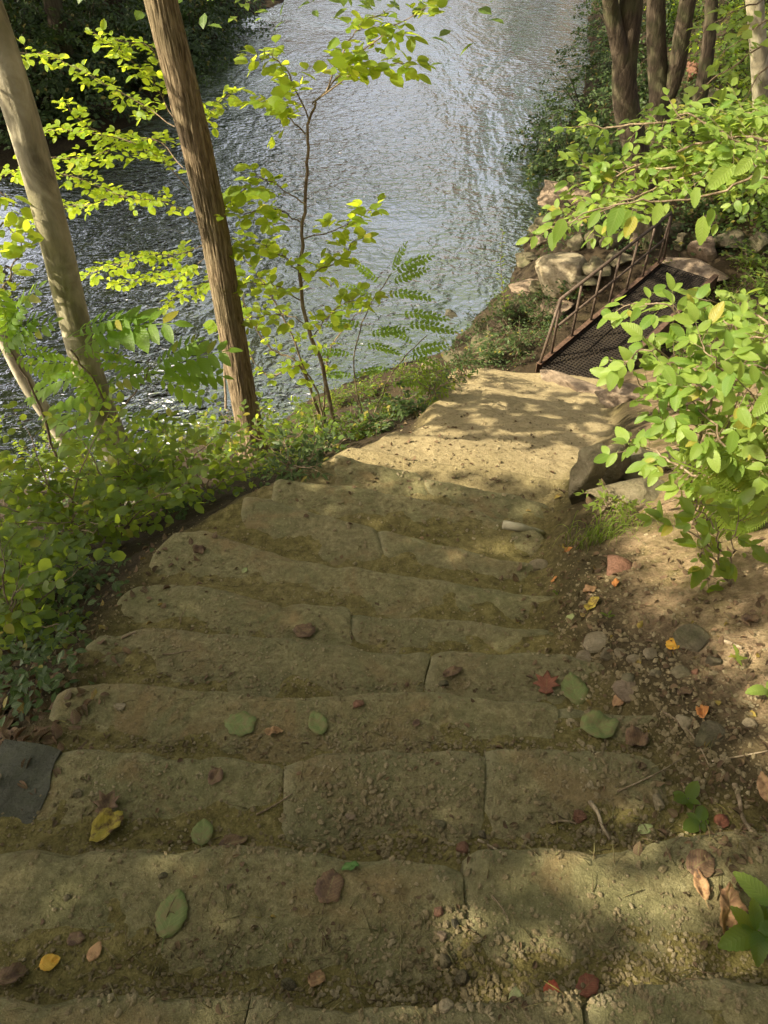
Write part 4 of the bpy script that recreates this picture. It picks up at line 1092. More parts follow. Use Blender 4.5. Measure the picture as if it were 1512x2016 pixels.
# ------------------------------------------------------------------ undergrowth shrubs
def bush(name, label, cat, base, h, rad, n, kind, mat, size, group=None, parts=25, twig=.16, step=.06, lean=(0, 0), wood='twig', minpx=12):
    p = Plant(kind, mat, size, wood); base = np.asarray(base, float)
    for i in range(n):
        a_ = rng.uniform(0, 6.28); rr = rad * math.sqrt(rng.random()); hh = h * rng.uniform(.45, 1.0)
        tip = base + np.array([math.cos(a_) * rr + lean[0] * hh, math.sin(a_) * rr + lean[1] * hh, hh])
        mid = base + np.array([math.cos(a_) * rr * .3, math.sin(a_) * rr * .3, hh * .62])
        p.branch([base + rng.normal(size=3) * np.array([.04, .04, 0]), mid, tip], .005 + .002 * h, .002, twig=twig, step=step, start=.3, flat=.35)
    return p.make(name, label, cat, base, group, parts, minpx=minpx)
UND = 'undergrowth shrubs on the left bank'
UL = [
 (40, 1120, .55, .40, 7, 'leafy shrub at the left edge below the compound-leaved plant'),
 (150, 1100, .60, .45, 8, 'dense low shrub left of the smooth tree foot'),
 (235, 1075, .50, .40, 7, 'shaded shrub covering the foot of the smooth tree'),
 (330, 1010, .55, .40, 8, 'shrub with sun flecked leaves right of the smooth tree foot'),
 (410, 985, .40, .38, 7, 'dark shrub between the smooth and the straight tree'),
 (480, 940, .35, .35, 6, 'shrub hiding the foot of the straight tree'),
 (560, 915, .35, .30, 6, 'low shrub right of the straight tree foot'),
 (380, 880, .45, .50, 5, 'tall airy shrub on the bank behind the straight tree'),
 (270, 900, .5, .50, 5, 'tall shrub on the lower bank behind the smooth tree'),
 (100, 960, .6, .50, 6, 'tall shrub with lit top leaves near the left edge'),
 (20, 990, .80, .45, 8, 'tall shrub cut by the left edge of the picture'),
 (40, 1260, .35, .30, 6, 'small dark shrub at the left edge beside the steps'),
 (200, 980, .70, .45, 8, 'middle shrub in front of the leaning tree'),
 (620, 885, .25, .25, 5, 'little clump of leaves at the foot of the saplings'),
 (15, 860, .5, .45, 4, 'shrub on the lower left bank in front of the dark water'),
 (330, 940, .5, .40, 5, 'sun flecked shrub right behind the foot of the smooth tree'),
 (450, 890, .35, .35, 4, 'leafy shrub just behind the foot of the straight tree'),
 (540, 880, .3, .32, 4, 'shrub on the bank right behind the low one by the straight tree'),
 (90, 1180, .4, .35, 7, 'dim shrub low at the left edge above the leaf litter'),
 (250, 1040, .55, .35, 7, 'dim shrub beside the steps under the smooth tree'),
]
for i, (px, py, h, r_, n, lb) in enumerate(UL):
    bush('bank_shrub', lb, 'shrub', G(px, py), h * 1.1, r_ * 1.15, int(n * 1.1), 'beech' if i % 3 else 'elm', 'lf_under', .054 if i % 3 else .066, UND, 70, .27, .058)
pY = [
 (600, 845, .32, .28, 6, 'weeds on the bank brink below the bushy sapling'),
 (665, 800, .36, .30, 6, 'weeds on the steep bank under the slender sapling'),
 (725, 775, .34, .30, 6, 'weeds on the steep bank under the locust leaves'),
 (795, 750, .32, .30, 6, 'weeds on the bank above the water end of the path'),
 (845, 760, .26, .26, 6, 'weeds at the brink beside the low end of the sandy path'),
 (575, 940, .20, .22, 6, 'low dark weeds along the left edge of the first lower steps'),
 (640, 905, .20, .22, 6, 'low dark weeds below the slender sapling'),
 (745, 850, .24, .24, 6, 'dark weed tuft on the path edge right of the locust foot'),
 (815, 822, .24, .24, 6, 'dark weed tuft halfway down the sandy path edge'),
 (870, 765, .28, .24, 6, 'dark weed tuft near the low end of the path edge'),  # path-side weeds right of the saplings and by the shore
 (780, 815, .28, .25, 6, 'low weeds on the bank edge beside the sandy slope'),
 (850, 790, .30, .28, 6, 'weed clump at the outer edge of the sandy path'),
 (700, 862, .22, .22, 5, 'dark weeds in the bend of the path edge'),
 (905, 735, .45, .35, 7, 'shrub at the lower end of the path by the shore'),
 (960, 715, .50, .40, 8, 'grey-green shrub left of the footbridge entrance'),
 (1020, 700, .50, .40, 8, 'grey-green shrub against the near end of the footbridge rail'),
 (1000, 640, .45, .40, 7, 'shrub on the shore behind the footbridge rail'),
 (1060, 640, .45, .35, 7, 'shrub outside the handrail halfway along the footbridge'),
 (1120, 590, .35, .30, 6, 'low shrub between the pale boulder and the rail'),
 (950, 670, .4, .35, 6, 'weeds right at the water edge above the path end'),
]
for i, (px, py, h, r_, n, lb) in enumerate(pY):
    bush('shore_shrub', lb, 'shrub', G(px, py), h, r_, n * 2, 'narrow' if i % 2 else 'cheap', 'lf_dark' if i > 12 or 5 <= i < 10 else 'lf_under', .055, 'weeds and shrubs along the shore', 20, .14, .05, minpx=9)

# ------------------------------------------------------------------ right hand foliage
pH = Plant('elm', 'lf_elm', .056)
rootH = drop(2.9, 3.9)[0]
for br, tw in [([(1600, 230, 3.9), (1430, 225, 3.9), (1300, 240, 3.9), (1200, 250, 3.9), (1130, 245, 3.9)], .20),
               ([(1600, 300, 3.8), (1450, 270, 3.8), (1330, 300, 3.8), (1210, 350, 3.8), (1130, 400, 3.8)], .26),
               ([(1600, 330, 3.6), (1480, 320, 3.6), (1380, 340, 3.6), (1270, 380, 3.6), (1180, 420, 3.6), (1090, 445, 3.6)], .24),
               ([(1500, 300, 3.8), (1400, 250, 3.8), (1330, 215, 3.8)], .20), ([(1600, 260, 4.1), (1500, 250, 4.1), (1420, 215, 4.1)], .22),
               ([(1450, 280, 3.8), (1330, 330, 3.8), (1230, 330, 3.8), (1150, 330, 3.8)], .24)]:
    pH.branch(vary(br, .1), .007, .003, twig=tw, step=.026, start=.04, up=(-.1, -.2, 1), flat=.18)
pH.branch([rootH, P(1640, 500, 3.8), P(1600, 280, 3.8)], .03, .012, twig=0)
pH.make('overhanging_sapling', 'sapling reaching in from the right edge with flat tiers of toothed leaves over the footbridge', 'sapling', rootH, parts=280)
pH2 = Plant('elm', 'lf_elm', .092)
for (px, py) in [(1300, 400), (1250, 425), (1220, 405), (1180, 415), (1110, 430), (1090, 455), (1385, 425), (1410, 440), (1400, 410), (1480, 310), (1505, 330), (1440, 330), (1370, 370)]:
    p = P(px, py, 2.75); pH2.leaf(p, np.array([rng.uniform(-.8, .5), -.5, -.45]), unit(np.array([rng.uniform(-.3, .3), -.5, 1])), 1.0)
pH2.branch([P(1600, 360, 2.8), P(1500, 345, 2.8), P(1400, 385, 2.78), P(1290, 395, 2.76), P(1180, 410, 2.75), P(1090, 450, 2.75)], .006, .002, twig=0)
pH2.make('hanging_twig', 'near drooping twig of large toothed leaves at right above the bridge', 'twig', P(1600, 360, 2.8), parts=30)

pI = Plant('elm', 'lf_elm', .068)
bI = drop(1.36, 2.35)[0]
yI = 2.3
for br, tw in [([(1470, 720, yI + .2), (1370, 650, yI + .2), (1310, 600, yI + .2), (1230, 600, yI + .2)], .07),
               ([(1400, 780, yI), (1340, 720, yI), (1280, 690, yI), (1230, 710, yI)], .10),
               ([(1400, 860, yI), (1330, 810, yI), (1290, 780, yI), (1250, 750, yI)], .10),
               ([(1370, 940, yI), (1310, 900, yI), (1270, 880, yI), (1235, 890, yI)], .07),
               ([(1500, 830, yI - .1), (1450, 760, yI - .1), (1410, 710, yI - .1), (1380, 680, yI - .1)], .13),
               ([(1430, 880, yI), (1400, 830, yI), (1350, 780, yI), (1320, 740, yI)], .12),
               ([(1560, 740, yI + .1), (1490, 720, yI + .1), (1420, 740, yI + .1), (1340, 760, yI)], .12), ([(1560, 800, yI), (1480, 840, yI), (1400, 850, yI), (1330, 850, yI)], .12), ([(1560, 690, yI + .2), (1500, 660, yI + .2), (1430, 690, yI + .2), (1350, 680, yI + .2)], .12), ([(1560, 900, yI - .1), (1480, 900, yI - .1), (1410, 930, yI), (1330, 930, yI)], .10), ([(1520, 640, yI + .3), (1450, 600, yI + .4), (1390, 590, yI + .4)], .10),
               ([(1500, 700, yI + .3), (1440, 640, yI + .3), (1400, 620, yI + .3)], .10), ([(1550, 860, yI - .2), (1500, 800, yI - .2), (1470, 760, yI - .2)], .12)]:
    pI.branch(vary(br, .12), .005, .002, twig=tw * 1.25, step=.038, start=.05, up=(-.25, -.35, 1), flat=.25)
for st in [[bI, P(1360, 960, yI), P(1380, 860, yI), P(1400, 780, yI)], [bI, P(1420, 900, yI), P(1470, 720, yI + .2)], [bI, P(1500, 830, yI - .1), P(1550, 860, yI - .2)], [P(1470, 720, yI + .2), P(1500, 700, yI + .3)]]:
    pI.branch(st, .009, .005, twig=0)
pI.make('hazel_shrub', 'bright large-leaved shrub overhanging the outcrop on the right slope', 'shrub', bI, parts=260)

pK = Plant('elm', 'lf_under', .062)
bK = G(1440, 1150)
yK = bK[1]
for br in [[(1440, 1150, yK), (1400, 1080, yK), (1350, 1040, yK), (1320, 1040, yK)], [(1440, 1150, yK), (1420, 1080, yK), (1400, 1030, yK), (1370, 1000, yK)], [(1440, 1150, yK), (1410, 1100, yK), (1380, 1090, yK), (1395, 1130, yK)], [(1440, 1150, yK), (1440, 1080, yK), (1450, 1030, yK)]]:
    pK.branch(PP(br), .004, .002, twig=.09, step=.045, start=.4, up=(-.2, -.3, 1))
pK.make('leafy_sprout', 'deeper green sprout under the bright shrub on the right slope', 'plant', bK, parts=60)
pJ = Plant('fern', 'lf_fern', .42)
bJ = G(1530, 1090)
for (a_, b_) in [((1500, 960), (1400, 900)), ((1520, 960), (1460, 860)), ((1530, 980), (1400, 970)), ((1520, 1050), (1400, 1000)), ((1530, 1080), (1450, 1120)), ((1530, 1060), (1490, 1150)), ((1530, 940), (1510, 850)), ((1530, 1000), (1440, 1040)), ((1530, 1010), (1390, 935))]:
    yj = 2.15; p = P(a_[0], a_[1], yj); q = P(b_[0], b_[1], yj); d = q - p; L = np.linalg.norm(d)
    pJ.lv.append((rng.integers(2), place(p, d + np.array([0, 0, .15 * L]), np.array([-.2, -.6, 1]), L * 1.15)))
pJ.make('fern', 'sun-bleached fern at the right edge below the bright shrub', 'fern', bJ, parts=20)

RIGHTB = [
 (1440, 640, .45, .35, 8, 'elm', 'lf_elm', .075, 'shrub on the slope right of the footbridge beam'),
 (1500, 600, .55, .40, 9, 'elm', 'lf_elm', .08, 'shrub at the right edge level with the footbridge'),
 (1470, 540, .50, .40, 9, 'cheap', 'lf_under', .075, 'shrub above the far landing of the footbridge at right'),
 (1505, 700, .40, .35, 8, 'elm', 'lf_elm', .08, 'sunlit low shrub at the right edge over the ledge'),
 (1440, 590, .35, .35, 7, 'cheap', 'lf_under', .065, 'low shrub on the slope behind the yellow-tipped twig'),
 (1340, 700, .22, .25, 5, 'cheap', 'lf_under', .05, 'small weeds beside the footbridge beam'),
 (1190, 745, .16, .18, 5, 'narrow', 'lf_under', .05, 'small weeds between the sunlit boulder and the grating'),
 (1200, 1010, .12, .12, 5, 'narrow', 'lf_fern', .045, 'tiny sunlit weeds at the foot of the outcrop'),
]
for i, (px, py, h, r_, n, kd, mt, sz, lb) in enumerate(RIGHTB):
    bush('slope_shrub' if h > .3 else 'slope_weeds', lb, 'shrub' if h > .3 else 'weeds', G(px, py), h, r_, n + 2, kd, mt, sz, 'shrubs on the right slope', 26, .13 if h > .2 else .06, .05)
# seedlings
def seedling(px, py, n, size, mat, label, h=.05, kind='narrow'):
    b = G(px, py); p = Plant(kind, mat, size)
    top = b + np.array([0, 0, h]); tube(p.acc, smooth_line([b, (b + top) / 2 + .005, top], 5), [.002, .001], 4)
    for i in range(n):
        a_ = i * 2.4 + rng.uniform(-.3, .3); p.leaf(b + (top - b) * (.5 + .5 * i / n), np.array([math.cos(a_), math.sin(a_), .35]), np.array([0, 0, 1.]))
    p.make('seedling', label, 'seedling', b, 'seedlings in the soil', parts=12, minpx=6)
seedling(1440, 1312, 8, .035, 'lf_fern', 'pale green seedling beside the short stick at right', .07)
seedling(1350, 1580, 6, .045, 'lf_under', 'small dark green sprout beside the white oblong stone', .02, 'beech')
seedling(1375, 1625, 5, .04, 'lf_under', 'tiny sprout below the dark green one at right', .02, 'beech')
seedling(1475, 1850, 9, .07, 'lf_under', 'dark green sprout at the right edge beside the curled tan leaf', .06, 'elm')
seedling(1505, 1795, 5, .07, 'lf_elm', 'lighter leaf sprout cut by the right edge above the dark one', .06, 'elm')
seedling(1195, 1218, 4, .025, 'lf_under', 'tiny seedling at the right end of the sixth step', .02)
seedling(1500, 1375, 5, .05, 'lf_elm', 'bright sprout at the right edge halfway down the slope', .05, 'elm')
seedling(1095, 1340 - 170, 3, .03, 'lf_under', 'single low sprout against the right end of a middle step', .015, 'beech')
# grass tuft at the outcrop foot
for j, (px, py, n_) in enumerate(((1185, 1060, 46), (1225, 1035, 50), (1150, 1075, 26))):
    a = Acc(); b = G(px, py)
    for i in range(n_):
        a_ = rng.uniform(0, 6.28); L = rng.uniform(.07, .17); p0 = b + np.array([rng.normal() * .045, rng.normal() * .03, 0]); d = np.array([math.cos(a_) * .6, math.sin(a_) * .6, 0])
        pts = [p0, p0 + d * L * .3 + np.array([0, 0, L * .6]), p0 + d * L * .8 + np.array([0, 0, L * .65]), p0 + d * L * 1.1 + np.array([0, 0, L * .35])]
        tube(a, smooth_line(pts, 6), np.linspace(.0018, .0005, 6), 3)
    o = a.obj('grass_tuft', M['lf_fern']); tag(o, ['fine grass tuft just below the outcrop', 'arching sunlit grass tuft right of the outcrop foot', 'sparse grass tuft against the edge of the path'][j], 'grass', 'grass tufts')

def volume_bush(name, label, cat, base, dims, clumps, size, mat, group, per=16, droop=.35):
    """layered drooping sprays filling an uneven mound"""
    base = np.asarray(base, float); root = empty(name, base, label, cat, group); ms = []; wood = Acc(); ph = rng.uniform(0, 9)
    for i in range(clumps):
        v = rng.normal(size=3); v[2] = abs(v[2]); v = unit(v); rad = rng.random() ** .35 * (1 + .35 * math.sin(3 * math.atan2(v[1], v[0]) + ph))
        c_ = base + np.array([v[0] * dims[0], v[1] * dims[0], v[2] * dims[1]]) * rad
        out = unit(np.array([v[0], v[1], .15 - droop])); nrm = unit(np.array([v[0] * .5, v[1] * .5, 1.0]) + rng.normal(size=3) * .2); sd = np.cross(out, nrm)
        L = size * rng.uniform(3, 5)
        t = (np.arange(per) + .5) / per; sg = np.where(np.arange(per) % 2, 1, -1)[:, None]
        p = c_ + out * ((t - .5) * L)[:, None] + sd * sg * (L * .16 * (1 - t * .6))[:, None] + rng.normal(size=(per, 3)) * size * .25
        ms.append(place_many(p, out * .5 + sd * sg * .8 + rng.normal(size=(per, 3)) * .25, nrm + rng.normal(size=(per, 3)) * .3, size * rng.uniform(.7, 1.2, per)))
        if i % 6 == 0: tube(wood, smooth_line([base, base + (c_ - base) * .5 + np.array([0, 0, .1]), c_], 6), [.02, .006], 4, cap=False)
    wood.obj('stem', M['bark_dark'], root)
    ms = np.concatenate(ms); a = Acc(); a.inst(LT['cheap'][0], ms[::2]); a.inst(LT['cheap'][1], ms[1::2]); tag(a.obj('foliage', M[mat], root), kind='stuff')
    return root
# ------------------------------------------------------------------ vegetation on the far banks
FB = 'bushes crowding the far bank'
for i, (px, py, h, r_, lb) in enumerate([
  (30, 250, 3.0, 1.8, 'dark bush on the far bank at the left edge'), (140, 235, 2.6, 1.5, 'dark bush on the far bank right of the first'),
  (230, 180, 3.0, 1.6, 'dark bush on the far bank above the mud'), (300, 150, 2.4, 1.4, 'dark bush on the far bank left of the straight trunk'),
  (380, 118, 2.4, 1.5, 'dark bush overhanging the water right of the straight trunk'), (60, 150, 3.5, 1.9, 'tall dark bush higher on the far bank at left'),
  (180, 110, 3.5, 1.9, 'tall dark bush higher on the far bank'), (320, 80, 3.2, 1.9, 'dark bush at the top behind the straight trunk'),
  (410, 60, 2.4, 1.6, 'dark bush at the top left of the river'), (60, 60, 3.5, 2.0, 'dark bush in the top left corner'),
  (170, 30, 3.5, 2.2, 'dark bush at the top edge of the far bank'), (420, 20, 2.5, 1.6, 'dark bush at the very top beside the gravel bar'), (300, 20, 3.0, 2.0, 'dark bush at the top edge left of the trunk')]):
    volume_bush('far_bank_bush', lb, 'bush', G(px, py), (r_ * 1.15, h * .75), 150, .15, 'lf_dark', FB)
RB = 'bushes on the right river bank'
SB = [(4.3, 19.3, 1.3, 1.0, 'dark bush overhanging the river above the rounded boulder'), (4.7, 21.0, 1.7, 1.1, 'dark bush leaning farthest out over the river'),
  (5.5, 22.8, 1.7, 1.2, 'dark bush behind the one leaning farthest out'), (5.0, 19.0, 1.2, 1.0, 'dark bush in front of the crooked tree'), (4.6, 16.6, .7, .7, 'small dark bush left of the crooked tree foot'),
  (6.6, 25.5, 1.7, 1.3, 'dark bush farther up the right bank'), (7.6, 29, 1.8, 1.4, 'dark bush half hidden by the crooked tree'), (8.6, 33, 1.9, 1.4, 'dark bush near the top of the right bank'), (9.4, 37.5, 2.0, 1.4, 'dark bush at the very top of the right bank'),
  (6.2, 20.5, 1.4, 1.2, 'dark bush directly behind the crooked tree'), (7.5, 24, 1.6, 1.4, 'dark bush filling the gap between the dark trees')]
for x_, y_, r_, h, lb in SB: volume_bush('bank_bush', lb, 'bush', drop(x_, y_)[0], (r_ * .95, h * .9), 110, .105, 'lf_dark', RB)
for i, (px, py, h, r_, lb) in enumerate([
  (1330, 330, .8, .7, 'bush between the forked and the pale tree'),
  (1440, 270, 1.1, .9, 'bush in front of the pale tree'), (1450, 130, 1.2, .9, 'bush left of the pale tree on the hillside'),
  (1345, 40, 1.0, .8, 'bush between the two dark trees at the top'), (1475, 50, 1.5, 1.0, 'bush in the top right corner'), (1480, 400, .9, .8, 'bush at the right edge behind the grey block'),
  (1430, 10, 1.4, 1.0, 'bush at the top edge left of the pale tree'), (1420, 340, .8, .7, 'bush low on the hillside right of the forked tree')]):
    volume_bush('bank_bush', lb, 'bush', G(px, py), (r_ * 1.1, h * .75), 95, .095, 'lf_under', RB)
# lit sprigs top right
pT = Plant('cheap', 'lf_elm', .10)
for br in [[(1540, 60, 6.5), (1470, 110, 6.5), (1400, 160, 6.5), (1370, 200, 6.5)], [(1540, 20, 6.8), (1480, 60, 6.8), (1420, 110, 6.8)], [(1540, 120, 6.2), (1490, 150, 6.2), (1450, 230, 6.2)], [(1540, -10, 6.8), (1450, 20, 6.8), (1390, 60, 6.8)]]:
    pT.branch(vary(br, .2), .008, .003, twig=.26, step=.09, start=.1)
bT = drop(4.6, 6.4)[0]
pT.branch([bT, P(1580, 300, 6.5), P(1540, 60, 6.5)], .03, .012, twig=0)
pT.make('hillside_sapling', 'sapling with bright sprays entering at the top right edge', 'sapling', bT, parts=60)

# low leafy ground cover between the shrubs
gc = {'lf_dark': [], 'lf_under': []}
for (xa, ya, xb, yb, n, sz, mt) in [(330, 560, 1100, 880, 700, .045, 'lf_dark'), (880, 560, 1110, 740, 420, .05, 'lf_dark'), (1000, 0, 1512, 500, 1500, .085, 'lf_dark'), (1250, 520, 1512, 700, 260, .045, 'lf_under'), (0, 900, 520, 1180, 160, .045, 'lf_dark'), (0, 1150, 180, 1420, 90, .04, 'lf_dark'), (0, 0, 480, 200, 300, .12, 'lf_dark')]:
    for _ in range(n):
        px, py = rng.uniform(xa, xb), rng.uniform(ya, yb); c_ = G(px, py)
        if c_[2] < WL + .12 or (xl(c_[1]) - .06 < c_[0] < xr(c_[1]) + .1 and c_[1] < 11.9): continue
        if fbm(c_[0] * 1.5, c_[1] * 1.5, 0, 2, 88) < -.25: continue
        k_ = 12; off = rng.normal(size=(k_, 3)) * np.array([1.6, 1.6, 0]) * sz; off[:, 2] = rng.uniform(.2, 2.6, k_) * sz
        gc[mt].append(rnd_many(c_ + off, sz * rng.uniform(.6, 1.2, k_)))
for mt, lb in (('lf_dark', 'dim leafy ground cover on the shaded banks'), ('lf_under', 'green leafy ground cover on the near bank')):
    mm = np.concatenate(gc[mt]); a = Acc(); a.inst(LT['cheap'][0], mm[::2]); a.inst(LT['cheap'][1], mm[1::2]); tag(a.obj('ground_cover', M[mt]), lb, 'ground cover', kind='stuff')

# mud bar and driftwood on the far bank
for i, (px, py, wp, hp, lb) in enumerate([(250, 222, 90, 12, 'pale driftwood stick lying on the far mud bank')]):
    q = G(px, py); a = Acc(); tube(a, smooth_line([q + np.array([-.7, 0, .06]), q + np.array([0, .15, .12]), q + np.array([.8, .1, .05])], 10), [.03, .02, .012], 6)
    o = a.obj('driftwood', M['stick']); tag(o, lb, 'driftwood')

# ------------------------------------------------------------------ fallen leaves, twigs
def outline_leaf(kind, seed):
    g = np.random.default_rng(seed); pts = []
    if kind == 'maple':
        lob = [(0, -.5, .12), (-.28, -.42, 1), (-.20, -.22, 0), (-.52, -.12, 1), (-.30, .02, 0), (-.44, .30, 1), (-.16, .22, 0), (0, .55, 1), (.16, .22, 0), (.44, .30, 1), (.30, .02, 0), (.52, -.12, 1), (.20, -.22, 0), (.28, -.42, 1)]
        ring = np.array([(a_, b_) for a_, b_, _ in lob])
    elif kind == 'ragged':
        t = np.linspace(0, 2 * np.pi, 26, endpoint=False); r = .42 + .12 * g.normal(size=26).clip(-1.2, 1.2); r = .44 + .10 * fbm(np.cos(t) * 1.8 + seed, np.sin(t) * 1.8, 0, 3, seed) + .03 * g.normal(size=26).clip(-1.2, 1.2); ring = np.stack([np.sin(t) * r * .8, -np.cos(t) * r], 1)
    else:
        wd = {'oval': .36, 'broad': .42, 'long': .26}[kind]
        t = np.linspace(0, 2 * np.pi, 30, endpoint=False); yy = -np.cos(t) * .5
        xx = np.sin(t) * np.abs(np.sin(t)) ** .45 * wd * .95 * (1 - .5 * np.clip(yy, 0, 1)) * (1 + .15 * np.clip(-yy, 0, 1)); sa = 1 + .035 * np.where(np.arange(30) % 2, 1, -1)
        ring = np.stack([xx * sa, yy * 1.0], 1); ring *= (1 + .03 * g.normal(size=(30, 1)))
    return ring
def fallen(px, py, wpx, hpx, mat, label, kind='oval', ang=0., curl=.12, seed=1, cat='leaf', lift=.004):
    c_, nrm = G(px, py), None
    r = BVH.ray_cast(Vector(CAM), Vector(ray(px, py))); nrm = np.array(r[1]) if r[1] is not None else np.array([0, 0, 1.])
    if nrm[2] < .6: nrm = np.array([0, 0, 1.])
    dep = project(c_)[2]
    size = .88 * max(wpx, hpx * 1.15) * dep / F_PX
    ring = outline_leaf(kind, seed); n = len(ring)
    g = np.random.default_rng(seed); vs = []; f = []
    lv = [0, .33, .66, 1.0]
    for k, s_ in enumerate(lv[1:]):
        for p in ring: vs.append((p[0] * s_, p[1] * s_))
    vs = np.array(vs); cen = len(vs)
    for k in range(2):
        for i in range(n): j = (i + 1) % n; f.append((k * n + i, k * n + j, (k + 1) * n + j, (k + 1) * n + i))
    for i in range(n): f.append((cen, (i + 1) % n, i))
    vs = np.vstack([vs, [[0, 0]]])
    z = curl * (np.abs(vs[:, 0]) * .9 + vs[:, 1] ** 2 * .6) + curl * .55 * fbm(vs[:, 0] * 3 + seed, vs[:, 1] * 3, 0, 3, seed)
    v3 = np.stack([vs[:, 0], vs[:, 1], z - z.min() * .6], 1)
    A = np.eye(4); d = np.array([math.sin(ang), math.cos(ang), 0]); d = d - nrm * (d @ nrm)
    A[:3, :3] = frame(d, nrm) * size; A[:3, 3] = c_ + nrm * lift
    T = T_of(v3, f, uv=np.stack([vs[:, 0], vs[:, 1] + .5], 1))
    root_ = Acc(); root_.inst(T, [np.eye(4)])
    st = smooth_line([(0, -.46, .02), (.02, -.62, .03), (.05, -.75, .01)], 5); tube(root_, st, [.012, .008], 4)
    o = bpy.data.objects.new('fallen_leaf', root_.mesh('fallen_leaf', M[mat])); C.objects.link(o); o.matrix_world = Matrix(A.tolist())
    sf = o.modifiers.new('t', 'SOLIDIFY'); sf.thickness = .006
    return tag(o, label, cat, 'fallen leaves')
